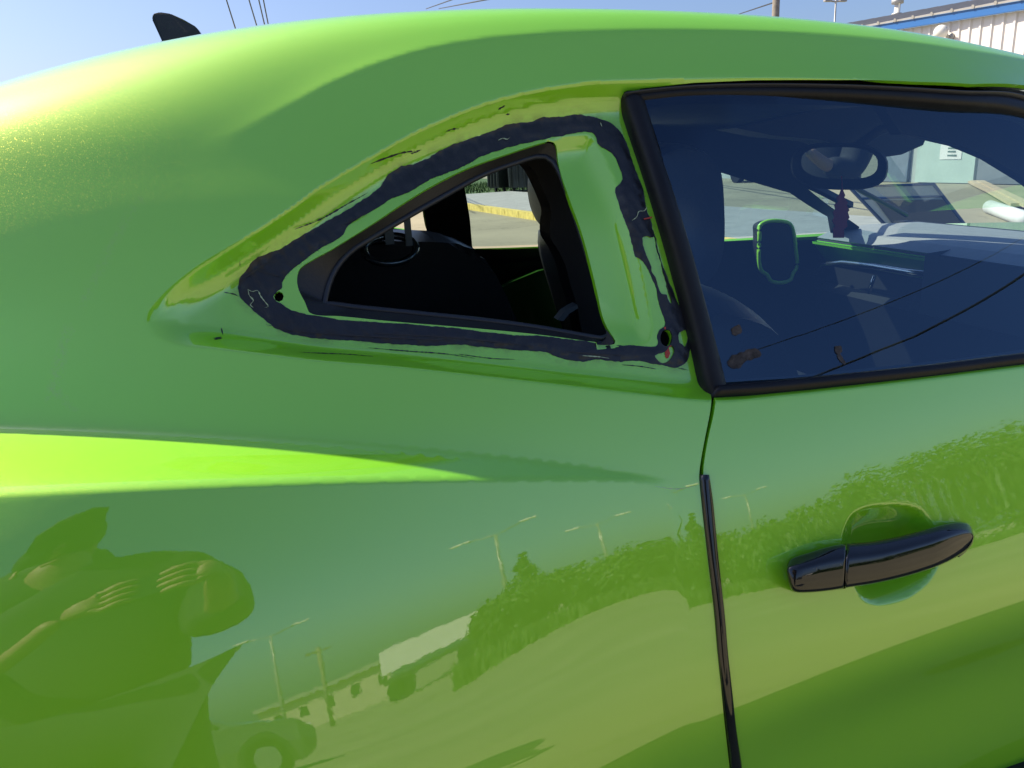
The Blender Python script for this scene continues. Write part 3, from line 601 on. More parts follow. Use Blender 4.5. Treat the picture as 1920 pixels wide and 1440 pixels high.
q = at_y([(1683, 4)], y)[0]; b_ = MB(); b_.tube([q+[0, 0, -.42], q+[0, 0, -.36]], .17, 12); b_.build('stack_collar', M['steel'], o, True); b_ = MB(); b_.tube([q+[0, 0, -.05], q+[0, 0, .10]], .2, 12); b_.build('stack_cap', M['steel'], o, True)
CB = []
for k, (a, c, lab) in enumerate([((412, -40), (441, 52), 'leftmost thin cable in the sky above the shark fin'), ((455, -40), (481, 47), 'left cable of the close set of three in the sky'), ((476, -40), (496, 46), 'middle cable of the close set of three in the sky'), ((486, -40), (503, 46), 'right cable of the close set of three in the sky')]):
    P0, P1 = at_y([a], 22.+k*.2)[0], at_y([c], 60.+k)[0]; d = (P1-P0); b = MB(); b.tube([P0-d*.05, P0, P1, P1+d*.6], [.016, .016, .045, .06], 6)
    setp(b.build('overhead_cable', M['wire']), lab, 'cable', 'overhead cables')
for a, c, lab in [((812, 12), (925, -28), 'faint cable slanting up above the middle of the roof'), ((1378, 29), (1456, 3), 'cable slanting down left from the stout wooden pole'), ((835, 14), (940, -6), 'faint lower cable above the middle of the roof')]:
    P0, P1 = at_y([a], 60.)[0], at_y([c], UPY)[0]; d = P1-P0; b = MB(); b.tube([P0-d*.25+np.array([0, 0, .0]), P0, P1] + ([P1+d*.6] if a[0] < 1000 else []), .03, 6); setp(b.build('overhead_cable', M['wire']), lab, 'cable', 'overhead cables')

# ---- what the paint mirrors: the lot behind the photographer
rng = np.random.default_rng(3)
for k, (az, dd, w, h, lab) in enumerate([(29.9, 33, 1.6, 1.9, 'low bush beside the white box trailer'), (30.7, 34, 1.8, 2.2, 'bush at the foot of the conifer, nearer the trailer'), (31.5, 31, 2.2, 2.0, 'bush just right of the conifer'), (33.4, 32, 2.6, 2.3, 'rounded bush beyond the conifer'), (35.2, 30, 2.8, 2.1, 'wide bush left of the gap in the hedge'), (37.6, 29, 3.6, 2.0, 'low wide bush in the middle of the hedge'), (40.5, 29, 4.4, 2.3, 'broad bush right of the hedge middle'), (45, 30, 4.6, 2.9, 'tall broad bush toward the right of the hedge'), (49, 31, 4.8, 3.3, 'tallest bush near the right end of the hedge'), (53.5, 31, 5.4, 3.4, 'bush at the right end of the hedge'), (59, 30, 6, 3.2, 'bush past the right end of the hedge')]):
    x, y, _ = pol(az, dd); bush(x, y, w, h, 20+k, lab)
x, y, _ = pol(32.3, 37); bush(x, y, 1.9, 4.6, 77, 'slender dark conifer rising above the hedge', group=None, tall=True, cat='tree', name='conifer', mat='leaf2')
V = []; Fc = []
for i in range(9000):
    az, dd = RNG.uniform(28, 75), RNG.uniform(26, 29); x, y, _ = pol(az, dd); h_ = RNG.uniform(.15, .5); a = RNG.uniform(0, 6.28); k = len(V)
    V += [(x-.07*math.cos(a), y-.07*math.sin(a), 0), (x+.07*math.cos(a), y+.07*math.sin(a), 0), (x+RNG.normal()*.1, y+RNG.normal()*.1, h_)]; Fc.append((k, k+1, k+2))
setp(link('weeds', mesh('weeds', V, Fc, False), M['grass']), kind='stuff')
def boxy(name, az0, az1, dd, za, zb, mat, lab, cat, depth=3.):
    a, c = np.array(pol(az0, dd)), np.array(pol(az1, dd)); o = empty(name, tuple((a+c)/2)); setp(o, lab, cat); d = (c-a)/np.linalg.norm(c-a); n2 = np.array([d[1], -d[0], 0]); n2 *= np.sign(n2@np.array([math.sin(A(az0)), -math.cos(A(az0)), 0]))
    b = MB(); b.prism([a+[0, 0, za], c+[0, 0, za], c+[0, 0, zb], a+[0, 0, zb]], n2*depth); b.build('wall' if cat == 'building' else 'box_body', mat, o); return o, a, c, d, n2
o, a, c, d, n2 = boxy('box_trailer', 23.9, 29.3, 48, 1.1, 2.2, M['white'], 'long white box trailer parked beyond the low bushes', 'trailer')
b_ = MB(); b_.prism([a+[0, 0, .7], c+[0, 0, .7], c+[0, 0, .88], a+[0, 0, .88]], n2*2.8); b_.build('chassis', M['dark'], o)
for t in (.12, .24, .85):
    b_ = MB(); p = a+(c-a)*t; b_.tube([p+n2*.02+[0, 0, .42], p+n2*.3+[0, 0, .42]], .42, 16); b_.build('wheel', M['rubber'], o)
o, a, c, d, n2 = boxy('low_building', 16.5, 24.3, 75, 0, 2.2, pmat('tan stucco', (.48, .42, .33), .8, noise=(1, .12)), 'low tan building behind the parked charcoal car', 'building', 8)
b_ = MB(); b_.prism([a-d*.4-n2*.4+[0, 0, 2.2], c+d*.4-n2*.4+[0, 0, 2.2], c+d*.4-n2*.4+[0, 0, 2.45], a-d*.4-n2*.4+[0, 0, 2.45]], n2*9); b_.build('roof', M['roofm'], o)
for t in (.1, .3, .5, .7, .9):
    b_ = MB(); p = a+(c-a)*t; b_.prism([p-n2*.03+[0, 0, .9], p+d*.7-n2*.03+[0, 0, .9], p+d*.7-n2*.03+[0, 0, 1.6], p-n2*.03+[0, 0, 1.6]], n2*.025); b_.build('window', M['dark'], o)
def lamp(az, dd, h, lab, two=True):
    x, y, _ = pol(az, dd); o = empty('street_lamp', (x, y, 0)); setp(o, lab, 'street lamp', 'tall lamps round the far side of the lot')
    b = MB(); b.tube([(x, y, -.1), (x, y, h)], .11, 10, r2=.06); b.build('pole_shaft', M['steel'], o, True)
    t = np.array([math.cos(A(az)), math.sin(A(az)), 0])
    b = MB(); b.tube([np.array([x, y, h-.1])-t*1.1+[0, 0, .3], np.array([x, y, h-.15]), np.array([x, y, h-.1])+t*1.1+[0, 0, .3]], .05, 8); b.build('lamp_arm', M['steel'], o, True)
    for s_ in (-1, 1):
        b = MB(); b.box(Vector(np.array([x, y, h+.25])+t*1.35*s_), (.75, .32, .16), Matrix.Rotation(A(az), 3, 'Z'), .04); b.build('lamp_head', M['white'], o)
lamp(31.0, 40, 7.6, 'tall double lamp beside the conifer'); lamp(18.0, 42, 6.0, 'tall double lamp above the parked charcoal car'); lamp(36.4, 55, 7.0, 'tall double lamp far behind the hedge')
x, y, _ = pol(20.6, 50); o = empty('utility_pole', (x, y, 0)); setp(o, 'wooden utility pole in front of the low tan building', 'pole')
b_ = MB(); b_.tube([(x, y, -.1), (x, y, 4.0)], .14, 10, r2=.11); b_.build('pole_shaft', M['wood'], o, True); b_ = MB(); b_.box((x, y, 3.7), (1.4, .1, .12)); b_.build('cross_arm', M['wood'], o)
# parked car, a loft of half-sections
def parked_car():
    x0, y0 = 2.3, -13.2; o = empty('parked_car', (x0, y0, 0)); setp(o, 'charcoal saloon car parked behind the photographer, mirrored in the paint', 'car')
    yaw = A(4); Rz = Matrix.Rotation(yaw, 4, 'Z'); T = Matrix.Translation((x0, y0, 0)) @ Rz
    st = [(-2.25, .35, .62, .62, .70), (-2.1, .22, .78, .80, .84), (-1.5, .20, .90, .95, .90), (-1.2, .20, .92, 1.02, .90), (-.55, .20, .94, 1.40, .62), (.35, .20, .94, 1.43, .62), (1.0, .20, .92, 1.02, .86), (1.3, .20, .90, .94, .90), (1.95, .22, .78, .76, .84), (2.22, .34, .62, .60, .70)]
    b = MB(); rows = []
    for xx, zb, zs, zt, wt in st:
        w = .90 if abs(xx) < 2 else .78
        sec = [(-w*.9, zb), (-w, (zb+zs)/2), (-w, zs), (-wt, max(zt-.06, zs)), (-wt*.8, zt), (wt*.8, zt), (wt, max(zt-.06, zs)), (w, zs), (w, (zb+zs)/2), (w*.9, zb)]
        rows.append([b.bm.verts.new(T @ Vector((xx, yy, zz))) for yy, zz in sec])
    for r0, r1 in zip(rows, rows[1:]):
        for k in range(9): b.bm.faces.new((r0[k], r0[k+1], r1[k+1], r1[k]))
    b.bm.faces.new(rows[0]); b.bm.faces.new(rows[-1][::-1])
    b.build('body', pmat('charcoal car paint', (.10, .105, .11), .3, coat=1), o)
    for s_ in (-1, 1):
        b = MB(); b.prism([T @ Vector(p) for p in [(-1.02, s_*.885, .98), (.85, s_*.885, .98), (.38, s_*.70, 1.33), (-.5, s_*.70, 1.33)]], (T.to_3x3() @ Vector((0, s_*.02, 0)))); b.build('side_window', M['dark'], o)
        for xx in (-1.38, 1.38):
            b = MB(); b.tube([T @ Vector((xx, s_*.72, .33)), T @ Vector((xx, s_*.93, .33))], .33, 20); wh = b.build('wheel', M['rubber'], o)
            b = MB(); b.tube([T @ Vector((xx, s_*.92, .33)), T @ Vector((xx, s_*.945, .33))], .21, 16); b.build('rim', M['silver'], wh)
            b = MB(); b.tube([T @ Vector((xx, s_*.90, .34)), T @ Vector((xx, s_*.912, .34))], .40, 20); b.build('wheel_arch', M['dark'], o)
    for s_ in (-1, 1):
        b = MB(); b.box(T @ Vector((2.16, s_*.6, .62)), (.08, .3, .12), Rz.to_3x3(), .02); b.build('headlight', M['white'], o)
        b = MB(); b.box(T @ Vector((-2.20, s_*.6, .66)), (.08, .3, .12), Rz.to_3x3(), .02); b.build('tail_light', M['primer'], o)
parked_car()
# ================================================================== THE GREEN COUPE
car = empty('green_coupe', (.6, YC, 0)); setp(car, 'lime green coupe with its rear side glass removed, black sealant exposed', 'car')
VB = A(-32)*VS; VT = A(90)*VS
gapL = H([(1334, 752), (1331, 775), (1322, 820), (1313, 870), (1311, 895), (1316, 950), (1326, 1040), (1338, 1140), (1348, 1250), (1358, 1350), (1368, 1440)])
gapR = H([(1342, 752), (1338, 778), (1328, 822), (1320, 870), (1319, 895), (1324, 950), (1334, 1040), (1346, 1140), (1356, 1250), (1366, 1350), (1376, 1440)])
def down(L): 
    e = L[-1]+(L[-1]-L[-2])/abs(L[-1][1]-L[-2][1])*(L[-1][1]-VB); return np.vstack([L, [e[0], VB]])
gapL = smoothline(down(gapL), .006); gapR = smoothline(down(gapR), .006)
pill = Hf([(1190, 182), (1222, 290), (1258, 410), (1292, 530), (1318, 630), (1338, 715)])      # under the rubber seal
tops = Hd([(1190, 175), (1290, 168), (1400, 166), (1550, 168), (1700, 171), (1800, 176), (1920, 185)])
ttail = tail.copy(); ttail[:, 1] -= .007; ttail = ttail[:2]
FX = 1.47
qout = np.vstack([[[-1.45, VB]], gapL[::-1][:1], gapL[::-1], pill[::-1], tops, ttail, [[FX, A(35)*VS]], [[FX, VT]], [[-1.45, VT]]])
hole1 = np.array(Hf([(523+9*math.cos(t), 556+10*math.sin(t)) for t in np.linspace(0, 6.28, 16, endpoint=False)]))
hole2 = np.array(Hf([(1248+11*math.cos(t), 634+16*math.sin(t)) for t in np.linspace(0, 6.28, 18, endpoint=False)]))
VIEW = H([(-80, 300), (-80, 1480), (1960, 1480), (1960, 100)])
STAIN = [H([(262, 375), (215, 450), (180, 520), (150, 575)]), H([(128, 618), (117, 655), (104, 705), (96, 745)]), H([(120, 650), (112, 740), (140, 768)])]
BO = [(447, 543), (449, 526), (460, 511), (473, 493), (488, 483), (503, 477), (523, 470), (560, 447), (607, 420), (657, 390), (707, 357), (727, 333), (747, 320), (787, 307), (833, 282), (880, 263), (927, 247), (955, 236), (993, 231), (1020, 224), (1047, 222), (1075, 217), (1100, 219), (1136, 227), (1158, 242), (1173, 267), (1182, 293), (1193, 324), (1204, 351), (1211, 387), (1214, 397), (1220, 413), (1229, 449), (1238, 484), (1247, 511), (1260, 542), (1271, 569), (1284, 588), (1293, 600), (1296, 631), (1293, 662), (1287, 678), (1269, 689), (1238, 684), (1220, 682), (1198, 676), (1149, 678), (1120, 674), (1091, 678), (1047, 671), (1024, 660), (962, 656), (904, 651), (860, 647), (790, 648), (700, 642), (627, 637), (560, 630), (520, 617), (495, 598), (477, 583), (453, 560)]
GB = smoothline(Hf(BO), .004, True)
def grime(P):
    d_ = sdist(P, GB, .05); return smooth(1-np.abs(d_)/.011)*(d_ > -.05)*.8
def stain(P):
    s = np.zeros(len(P)); k = (P[:, 0] > -.5) & (P[:, 0] < -.1)
    for L_, w, a in zip(STAIN, (.007, .007, .006), (.5, 1., .7)):
        s[k] = np.maximum(s[k], a*smooth(1-dist(P[k], smoothline(L_, .01), False)/w))
    return s
def offs(L_, d):
    t = np.gradient(L_, axis=0); t /= np.linalg.norm(t, axis=1, keepdims=True); return L_+np.stack([t[:, 1], -t[:, 0]], 1)*d
RECO = smoothline(np.vstack([rt, tail]), .006); RECB = smoothline(rb, .006)
fx = np.linspace(-.46, .37, 160)
F3L = np.stack([fx, polye(F3P, fx)*VS], 1); F2L = np.stack([fx, np.minimum(polye(F2P, fx), polye(F3P, fx)-A(.35))*VS], 1)
FLINES = [F3L, F2L, offs(F2L, .004), offs(F2L, -.004), offs(F2L, .008), offs(F2L, -.008), offs(F3L, .005), offs(F3L, -.005), RECO, offs(RECO, .004), offs(RECO, -.003), RECB, offs(RECB, -.004), CREASE, SEAM]
def fine_q(P):
    k = np.abs(sdist(P, REC, .06)-.012) < .03
    k |= np.abs(sdist(P, GB, .04)) < .014
    k |= sdist(P, GROOVE, .03) > -.004
    th = P[:, 1]/VS; t3, t2 = polye(F3P, P[:, 0]), polye(F2P, P[:, 0]); k |= (th < t3+.02) & (th > t2-.02) & (P[:, 0] < .42) & (P[:, 0] > -.5)
    kc = (P[:, 1] > A(36)*VS) & (P[:, 1] < A(75)*VS) & (P[:, 0] > -.35); kk = np.zeros(len(P), bool); kk[kc] = dist(P[kc], CREASE[::4], False) < .025; k |= kk
    for L_ in STAIN:
        q = (P[:, 0] > -.5) & (P[:, 0] < -.1); kk = np.zeros(len(P), bool); kk[q] = dist(P[q], L_, False) < .01; k |= kk
    return k
quarter = patch('quarter_panel', qout, (OPEN, hole1, hole2), h=.013, fine=fine_q, hf=.0042, mat=M['paint'], parent=car, stain=stain, grime=grime, skirt=.006, lines=FLINES)
mirrored(quarter, car)
# door skin
XD = 1.74
belt = H([(1346, 738), (1450, 731), (1600, 716), (1750, 700), (1920, 677)])
dtail = np.array([[1.2, A(13.2)*VS-.004], [1.5, A(13.0)*VS-.004], [XD, A(12.8)*VS-.004]])
dout = np.vstack([gapR[::-1], belt, dtail, [[XD, VB]]])
def fine_d(P): return (np.abs(sdist(P, REC, .06)-.012) < .03) | (sdist(P, BOWL, .06) > -.008)
door = patch('door', dout, (), h=.013, fine=fine_d, hf=.0042, mat=M['paint'], parent=car, skirt=.012, lines=[RECB, offs(RECB, -.004), np.vstack([BOWL, BOWL[:1]])])
door2 = mirrored(door, car)
# front wing beyond the door
wing = np.array([[XD+.006, VB], [2.1, VB], [2.1, A(13.5)*VS], [XD+.006, A(12.8)*VS]])
fw = patch('front_wing', wing, (), h=.02, mat=M['paint'], parent=car, skirt=.012); mirrored(fw, car)
# nose and tail: simple lofts of the end sections
def endcap(name, x0, steps, tmax=90, tmin=-32):
    th = A(np.linspace(tmin, tmax, 40)); b = base(np.full(40, x0), th*VS); rows = []
    for dx, sy, sz in steps:
        P = b.copy(); P[:, 0] += dx; P[:, 1] = YC-(YC-P[:, 1])*sy; P[:, 2] = .2+(P[:, 2]-.2)*sz; rows.append(np.vstack([P, np.stack([P[::-1, 0], 2*YC-P[::-1, 1], P[::-1, 2]], 1)]))
    V = np.vstack(rows); n = len(rows[0]); fs = [(r*n+i, r*n+i+1, (r+1)*n+i+1, (r+1)*n+i) for r in range(len(rows)-1) for i in range(n-1)]
    fs.append([(len(rows)-1)*n+i for i in range(n)]); return link(name, mesh(name, V, fs), M['paint'], car)
endcap('tail_panel', -1.445, [(0, 1, 1), (-.25, .99, .98), (-.5, .96, .94), (-.62, .9, .85)])
endcap('bonnet', 2.098, [(0, .998, 1), (.4, 1, .97), (.8, .98, .93), (1.15, .93, .84), (1.3, .84, .7)], tmax=13.5)
# ring of flange, sealant bead and other things in the window recess
BI = [(520, 546), (528, 541), (530, 528), (547, 507), (590, 473), (640, 443), (653, 423), (707, 390), (735, 372), (760, 363), (807, 337), (850, 320), (880, 307), (904, 293), (949, 278), (1007, 264), (1051, 256), (1082, 249), (1113, 251), (1122, 271), (1149, 289), (1158, 307), (1167, 333), (1163, 344), (1154, 352), (1160, 375), (1167, 396), (1180, 431), (1193, 480), (1203, 488), (1211, 498), (1219, 516), (1229, 538), (1236, 573), (1246, 600), (1246, 612), (1238, 617), (1232, 630), (1234, 645), (1228, 650), (1189, 648), (1153, 647), (1080, 638), (1007, 630), (960, 628), (873, 618), (800, 611), (740, 606), (640, 600), (600, 593), (583, 591), (545, 581), (528, 570), (519, 566), (513, 557)]
PA = [(1203, 447), (1212, 443), (1221, 446), (1227, 444), (1230, 465), (1238, 489), (1242, 508), (1247, 524), (1254, 550), (1259, 570), (1253, 566), (1248, 553), (1240, 552), (1236, 545), (1228, 520), (1222, 512), (1219, 497), (1210, 478)]
PB = [(1271, 627), (1279, 621), (1287, 619), (1289, 636), (1283, 652), (1277, 646), (1272, 643)]
PC = [(1226, 668), (1236, 663), (1246, 660), (1255, 648), (1262, 652), (1262, 664), (1252, 678), (1240, 681)]
def rough(L_, amp, seed, step=.0022):
    q = smoothline(L_, step, True); r = np.random.default_rng(seed); n = len(q); w = np.zeros(n)
    for f_, a in ((9, .5), (23, .6), (61, .6), (140, .5)):
        w += a*np.sin(np.arange(n)/n*2*np.pi*f_+r.uniform(0, 6))*np.interp(np.arange(n), np.linspace(0, n, 30), r.uniform(0, 1, 30))
    w += r.normal(size=n)*.25
    t = np.roll(q, -1, 0)-np.roll(q, 1, 0); t /= np.linalg.norm(t, axis=1, keepdims=True)+1e-9
    return q+np.stack([-t[:, 1], t[:, 0]], 1)*(w*amp)[:, None]
bo, bi = rough(Hf(BO), .0007, 1), rough(Hf(BI), .0006, 2)
pa, pb, pc = (rough(Hf(q), .0004, 5+i) for i, q in enumerate((PA, PB, PC)))
EDGES = np.vstack([bo[::2], bi[::2], pa[::2], pb[::2], pc[::2]])
BT = RNG.uniform(0, 6.28, 12)
def bead_h(u, v):
    P = np.stack([u, v], 1); d_ = np.full(len(P), 9.)
    for q in (bo, bi): d_ = np.minimum(d_, dist(P, q[::2]))
    lump = .5+.25*np.sin(u*90+BT[0]+2*np.sin(v*70))+.25*np.sin(u*41+v*120+BT[1])
    return surf(u, v, .0)+bnormal(u, v)*(.0006+.0018*smooth(d_/.008)*(.6+.6*lump)+.0003*np.sin(u*400+v*260))[:, None]
bead = patch('sealant_bead', bo, (bi, pa, pb, pc, hole2), h=.006, hf=.004, fn=bead_h, mat=M['sealant'], parent=car, skirt=.003, edge=.0022)
# red primer round the screw hole, pale torn films, scratches
ring = np.array(Hf([(1249+r_*math.cos(t)*.9, 634+r_*1.35*math.sin(t)) for t, r_ in zip(np.linspace(-1.9, 1.7, 14), RNG.uniform(14, 17, 14))]+[(1249+11.2*math.cos(t), 634+16.2*math.sin(t)) for t in np.linspace(1.7, -1.9, 12)]))
patch('primer_mark', ring, (), h=.004, d=.0012, mat=M['primer'], parent=car, skirt=.001, edge=.002)
patch('primer_mark', Hf([(1246, 655), (1253, 652), (1256, 663), (1252, 673), (1247, 670)]), (), h=.004, d=.001, mat=M['primer'], parent=car, skirt=.001, edge=.002)
patch('primer_mark', Hf([(1205, 411), (1222, 407), (1221, 410), (1206, 413)]), (), h=.004, d=.0032, mat=M['primer'], parent=car, skirt=.001, edge=.002)
def line(L_, w, mat, d, name='scratch', seed=0):
    q = smoothline(Hd(L_), .002); r = np.random.default_rng(seed+len(q)); ww = w*np.clip(r.uniform(.3, 1.3, len(q)), .3, 1.3)*np.sqrt(np.clip(np.sin(np.linspace(.05, 3.09, len(q))), .02, 1))
    t = np.gradient(q, axis=0); t /= np.linalg.norm(t, axis=1, keepdims=True); nn_ = np.stack([-t[:, 1], t[:, 0]], 1); a, c = q+nn_*ww[:, None], q-nn_*ww[:, None]
    P = np.vstack([a, c]); X = surf(P[:, 0], P[:, 1], d); n = len(q)
    return link(name, mesh(name, X, [(i, i+1, n+i+1, n+i) for i in range(n-1)]), mat, car)
for i, L_ in enumerate([[(695, 317), (720, 306), (755, 292), (790, 283)], [(770, 291), (780, 287), (788, 284)], [(835, 252), (848, 247), (860, 245)], [(932, 211), (940, 207), (945, 204)], [(948, 217), (955, 216)],
    [(560, 660), (600, 662), (650, 664), (700, 668)], [(690, 652), (760, 658), (840, 664), (890, 672)], [(860, 664), (920, 672), (965, 674)], [(415, 615), (418, 628)], [(400, 634), (416, 632)], [(420, 548), (440, 552), (447, 556)], [(1300, 604), (1308, 626)], [(1270, 690), (1290, 694)], [(1165, 684), (1200, 687), (1230, 692)], [(450, 500), (450, 490)]]):
    line(L_, .0006, M['scratch'], .0006, 'scratch', i)
for i, L_ in enumerate([[(466, 545), (468, 555), (476, 565), (470, 573), (476, 578)], [(465, 544), (474, 548), (484, 546), (489, 556), (498, 568), (504, 576), (497, 578)], [(1183, 415), (1192, 408), (1196, 398), (1206, 397), (1211, 390)], [(933, 266), (942, 262), (950, 264), (955, 260)], [(1124, 232), (1127, 240)], [(1090, 668), (1120, 670), (1140, 673)]]):
    line(L_, .0006, M['chip'], .0035, 'torn_film', 40+i)
for i, L_ in enumerate([[(553, 432), (600, 414), (650, 386), (690, 364)], [(457, 525), (480, 508), (510, 489)], [(640, 425), (690, 400)], [(480, 507), (520, 518), (535, 524)], [(500, 610), (560, 622), (700, 632), (860, 640)], [(700, 626), (850, 634), (1000, 650)], [(1060, 660), (1110, 664), (1170, 667)]]):
    line(L_, .0008, M['scratch'], .0034, 'bead_crease', 60+i)
for i, L_ in enumerate([[(98, 640), (128, 618)],]): pass
line([(1228, 912), (1268, 917), (1303, 911)], .0003, M['chip'], .0004, 'scratch', 91)
line([(1303, 697), (1309, 700)], .0014, M['silver'], .0008, 'paint_chip', 92)
line([(402, 636), (417, 634)], .0012, M['scratch'], .0006, 'paint_chip', 93)
# black garnish inside the opening
TI = [(608, 570), (612, 550), (620, 523), (637, 493), (663, 467), (690, 450), (740, 420), (833, 367), (907, 327), (973, 303), (1007, 293), (1028, 296), (1040, 308), (1052, 330), (1071, 383), (1102, 480), (1126, 560), (1141, 622), (1139, 633), (1130, 635), (1007, 614), (907, 601), (773, 587), (673, 577), (620, 570)]
ti = smoothline(H(TI), .004, True)
def loop_at(q, d): return base(q[:, 0], q[:, 1])+bnormal(q[:, 0], q[:, 1])*d
def loft_loops(name, A_, B_, mat, n=160, mid=None):
    def rs(X): 
        X = np.vstack([X, X[:1]]); s = np.r_[0, np.cumsum(np.linalg.norm(np.diff(X, axis=0), axis=1))]; t = np.linspace(0, s[-1], n, endpoint=False); return np.stack([np.interp(t, s, X[:, i]) for i in range(3)], 1)
    def nearest_start(Q): i = np.argmin(Q[:, 0]+.2*Q[:, 2]); return np.roll(Q, -i, 0)
    rows = [rs(nearest_start(X)) for X in [A_]+(mid or [])+[B_]]
    ref = rows[0]
    for k in range(1, len(rows)):
        if np.linalg.norm(rows[k]-ref) > np.linalg.norm(rows[k][::-1]-ref): rows[k] = np.roll(rows[k][::-1], 1, 0)
    V = np.vstack(rows); fs = [(r*n+i, r*n+(i+1) % n, (r+1)*n+(i+1) % n, (r+1)*n+i) for r in range(len(rows)-1) for i in range(n)]
    return link(name, mesh(name, V, fs), mat, car)
PX_depth = lambda px, base_uv, d: None
inner = loop_at(ti, -.045)
# put the inner rim where the photograph shows it, 28 mm deeper than the outer edge
tic = smoothline(np.array(TI, float), 6, True)
uvi = hit(tic); dcam = ray(tic); p0 = base(uvi[:, 0], uvi[:, 1]); nb_ = bnormal(uvi[:, 0], uvi[:, 1]); cosv = -(dcam*nb_).sum(1)
RIM = p0+dcam*(.046/np.maximum(cosv, .4))[:, None]
oc = np.array(OPEN_PX, float); ocs = smoothline(oc, 6, True); uvo = Hf(ocs); OUT = base(uvo[:, 0], uvo[:, 1])+bnormal(uvo[:, 0], uvo[:, 1])*(disp(uvo[:, 0], uvo[:, 1])-.004)[:, None]
lip = loft_loops('window_garnish', OUT, RIM, M['trimb'])
b_ = MB(); b_.tube(np.vstack([RIM, RIM[:1]])[::3], .0035, 6, cap=False); rs_ = b_.build('garnish_bead', pmat('blue black lip', (.022, .026, .036), .45), lip, True)
# inner lining with the two window apertures
def toUV(P): r = np.hypot(YC-P[:, 1], P[:, 2]-ZA); return np.stack([P[:, 0], np.arctan2(P[:, 2]-ZA, YC-P[:, 1])*VS], 1)
hl = lambda l: hitd(l, .055)
dgl = np.vstack([hl([(1212, 200), (1240, 290), (1278, 420), (1315, 560), (1352, 712)]), hl([(1480, 705), (1650, 688), (1800, 672), (1920, 655)]), [[1.2, A(15)*VS], [1.72, A(14.5)*VS], [1.62, A(25)*VS], [1.45, A(32.5)*VS], [1.2, A(34.5)*VS]], hl([(1920, 212), (1800, 200), (1650, 191), (1450, 186), (1300, 188)])])
lin_out = np.array([[-1.4, A(4)*VS], [1.78, A(4)*VS], [1.78, A(20)*VS], [FX-.01, A(37)*VS], [FX-.01, VT], [-1.4, VT]])
lin = patch('cabin_lining', lin_out, (toUV(RIM)[::2], dgl), h=.03, d=-.055, feats=False, mat=M['cabin'], parent=car, skirt=0, edge=.012)
mirrored(lin, car)
# far and near lower door cards, floor, firewall
card = np.array([[-.9, VB], [1.85, VB], [1.85, A(13)*VS], [-.9, A(13)*VS]])
dc = patch('door_card', card, (), h=.05, d=-.075, feats=False, mat=M['cabin'], parent=car, skirt=0, edge=.02); mirrored(dc, car)
ins = H([(0, 0)])
G = at_y([(905, 560), (960, 528), (1010, 508), (1060, 497), (1120, 492), (1120, 640), (930, 640)], 2.36)
b_ = MB(); b_.prism(G, (0, .03, 0)); b_.build('door_insert', pmat('dark green door insert', (.03, .12, .015), .3, coat=.6), car)
b_ = MB(); b_.box((.3, YC, .22), (3.3, 1.75, .06)); b_.build('floor', M['cabin'], car)
b_ = MB(); b_.box((2.07, YC, .55), (.05, 1.7, .70)); b_.build('firewall', M['cabin'], car)
b_ = MB(); b_.box((-1.0, YC, .52), (.05, 1.5, .58)); b_.build('rear_bulkhead', M['cabin'], car)
b_ = MB(); b_.box((-.66, YC, .92), (.6, 1.35, .04)); b_.build('parcel_shelf', M['cabin'], car)
# door glass, seals, mouldings, edge guard
gx, gt = np.meshgrid(np.linspace(.40, 1.12, 30), A(np.linspace(14.5, 36, 18))); gx, gt = gx.ravel(), gt.ravel()
QB = lambda x, t: np.stack([np.ones_like(x), x, t, x*x, x*t, t*t], -1)
QC = np.linalg.lstsq(QB(gx, gt), radius(gx, gt), rcond=None)[0]
def glass_fn(u, v):
    th = v/VS; rb_ = radius(u, th)-.013; r = np.where(u < 1.2, QB(np.minimum(u, 1.2), th)@QC-.0235, rb_-.006); r = np.where(u < 1.2, np.minimum(r, rb_), r); return np.stack([u, YC-r*np.cos(th), ZA+r*np.sin(th)], -1)
hg = lambda l: hitd(l, .0225)
gl_out = np.vstack([hg([(1200, 186), (1236, 295), (1285, 465), (1328, 620), (1356, 722)]), hg([(1480, 714), (1650, 698), (1800, 682), (1920, 666)]), [[1.2, A(14)*VS], [1.78, A(13.4)*VS], [1.66, A(27)*VS], [1.48, A(34)*VS], [1.2, A(36.8)*VS]], hg([(1920, 196), (1800, 184), (1650, 176), (1450, 170), (1300, 172)])])
dg = patch('door_glass', gl_out, (), h=.03, fn=glass_fn, mat=M['glass'], parent=car, skirt=0, edge=.012); mirrored(dg, car)
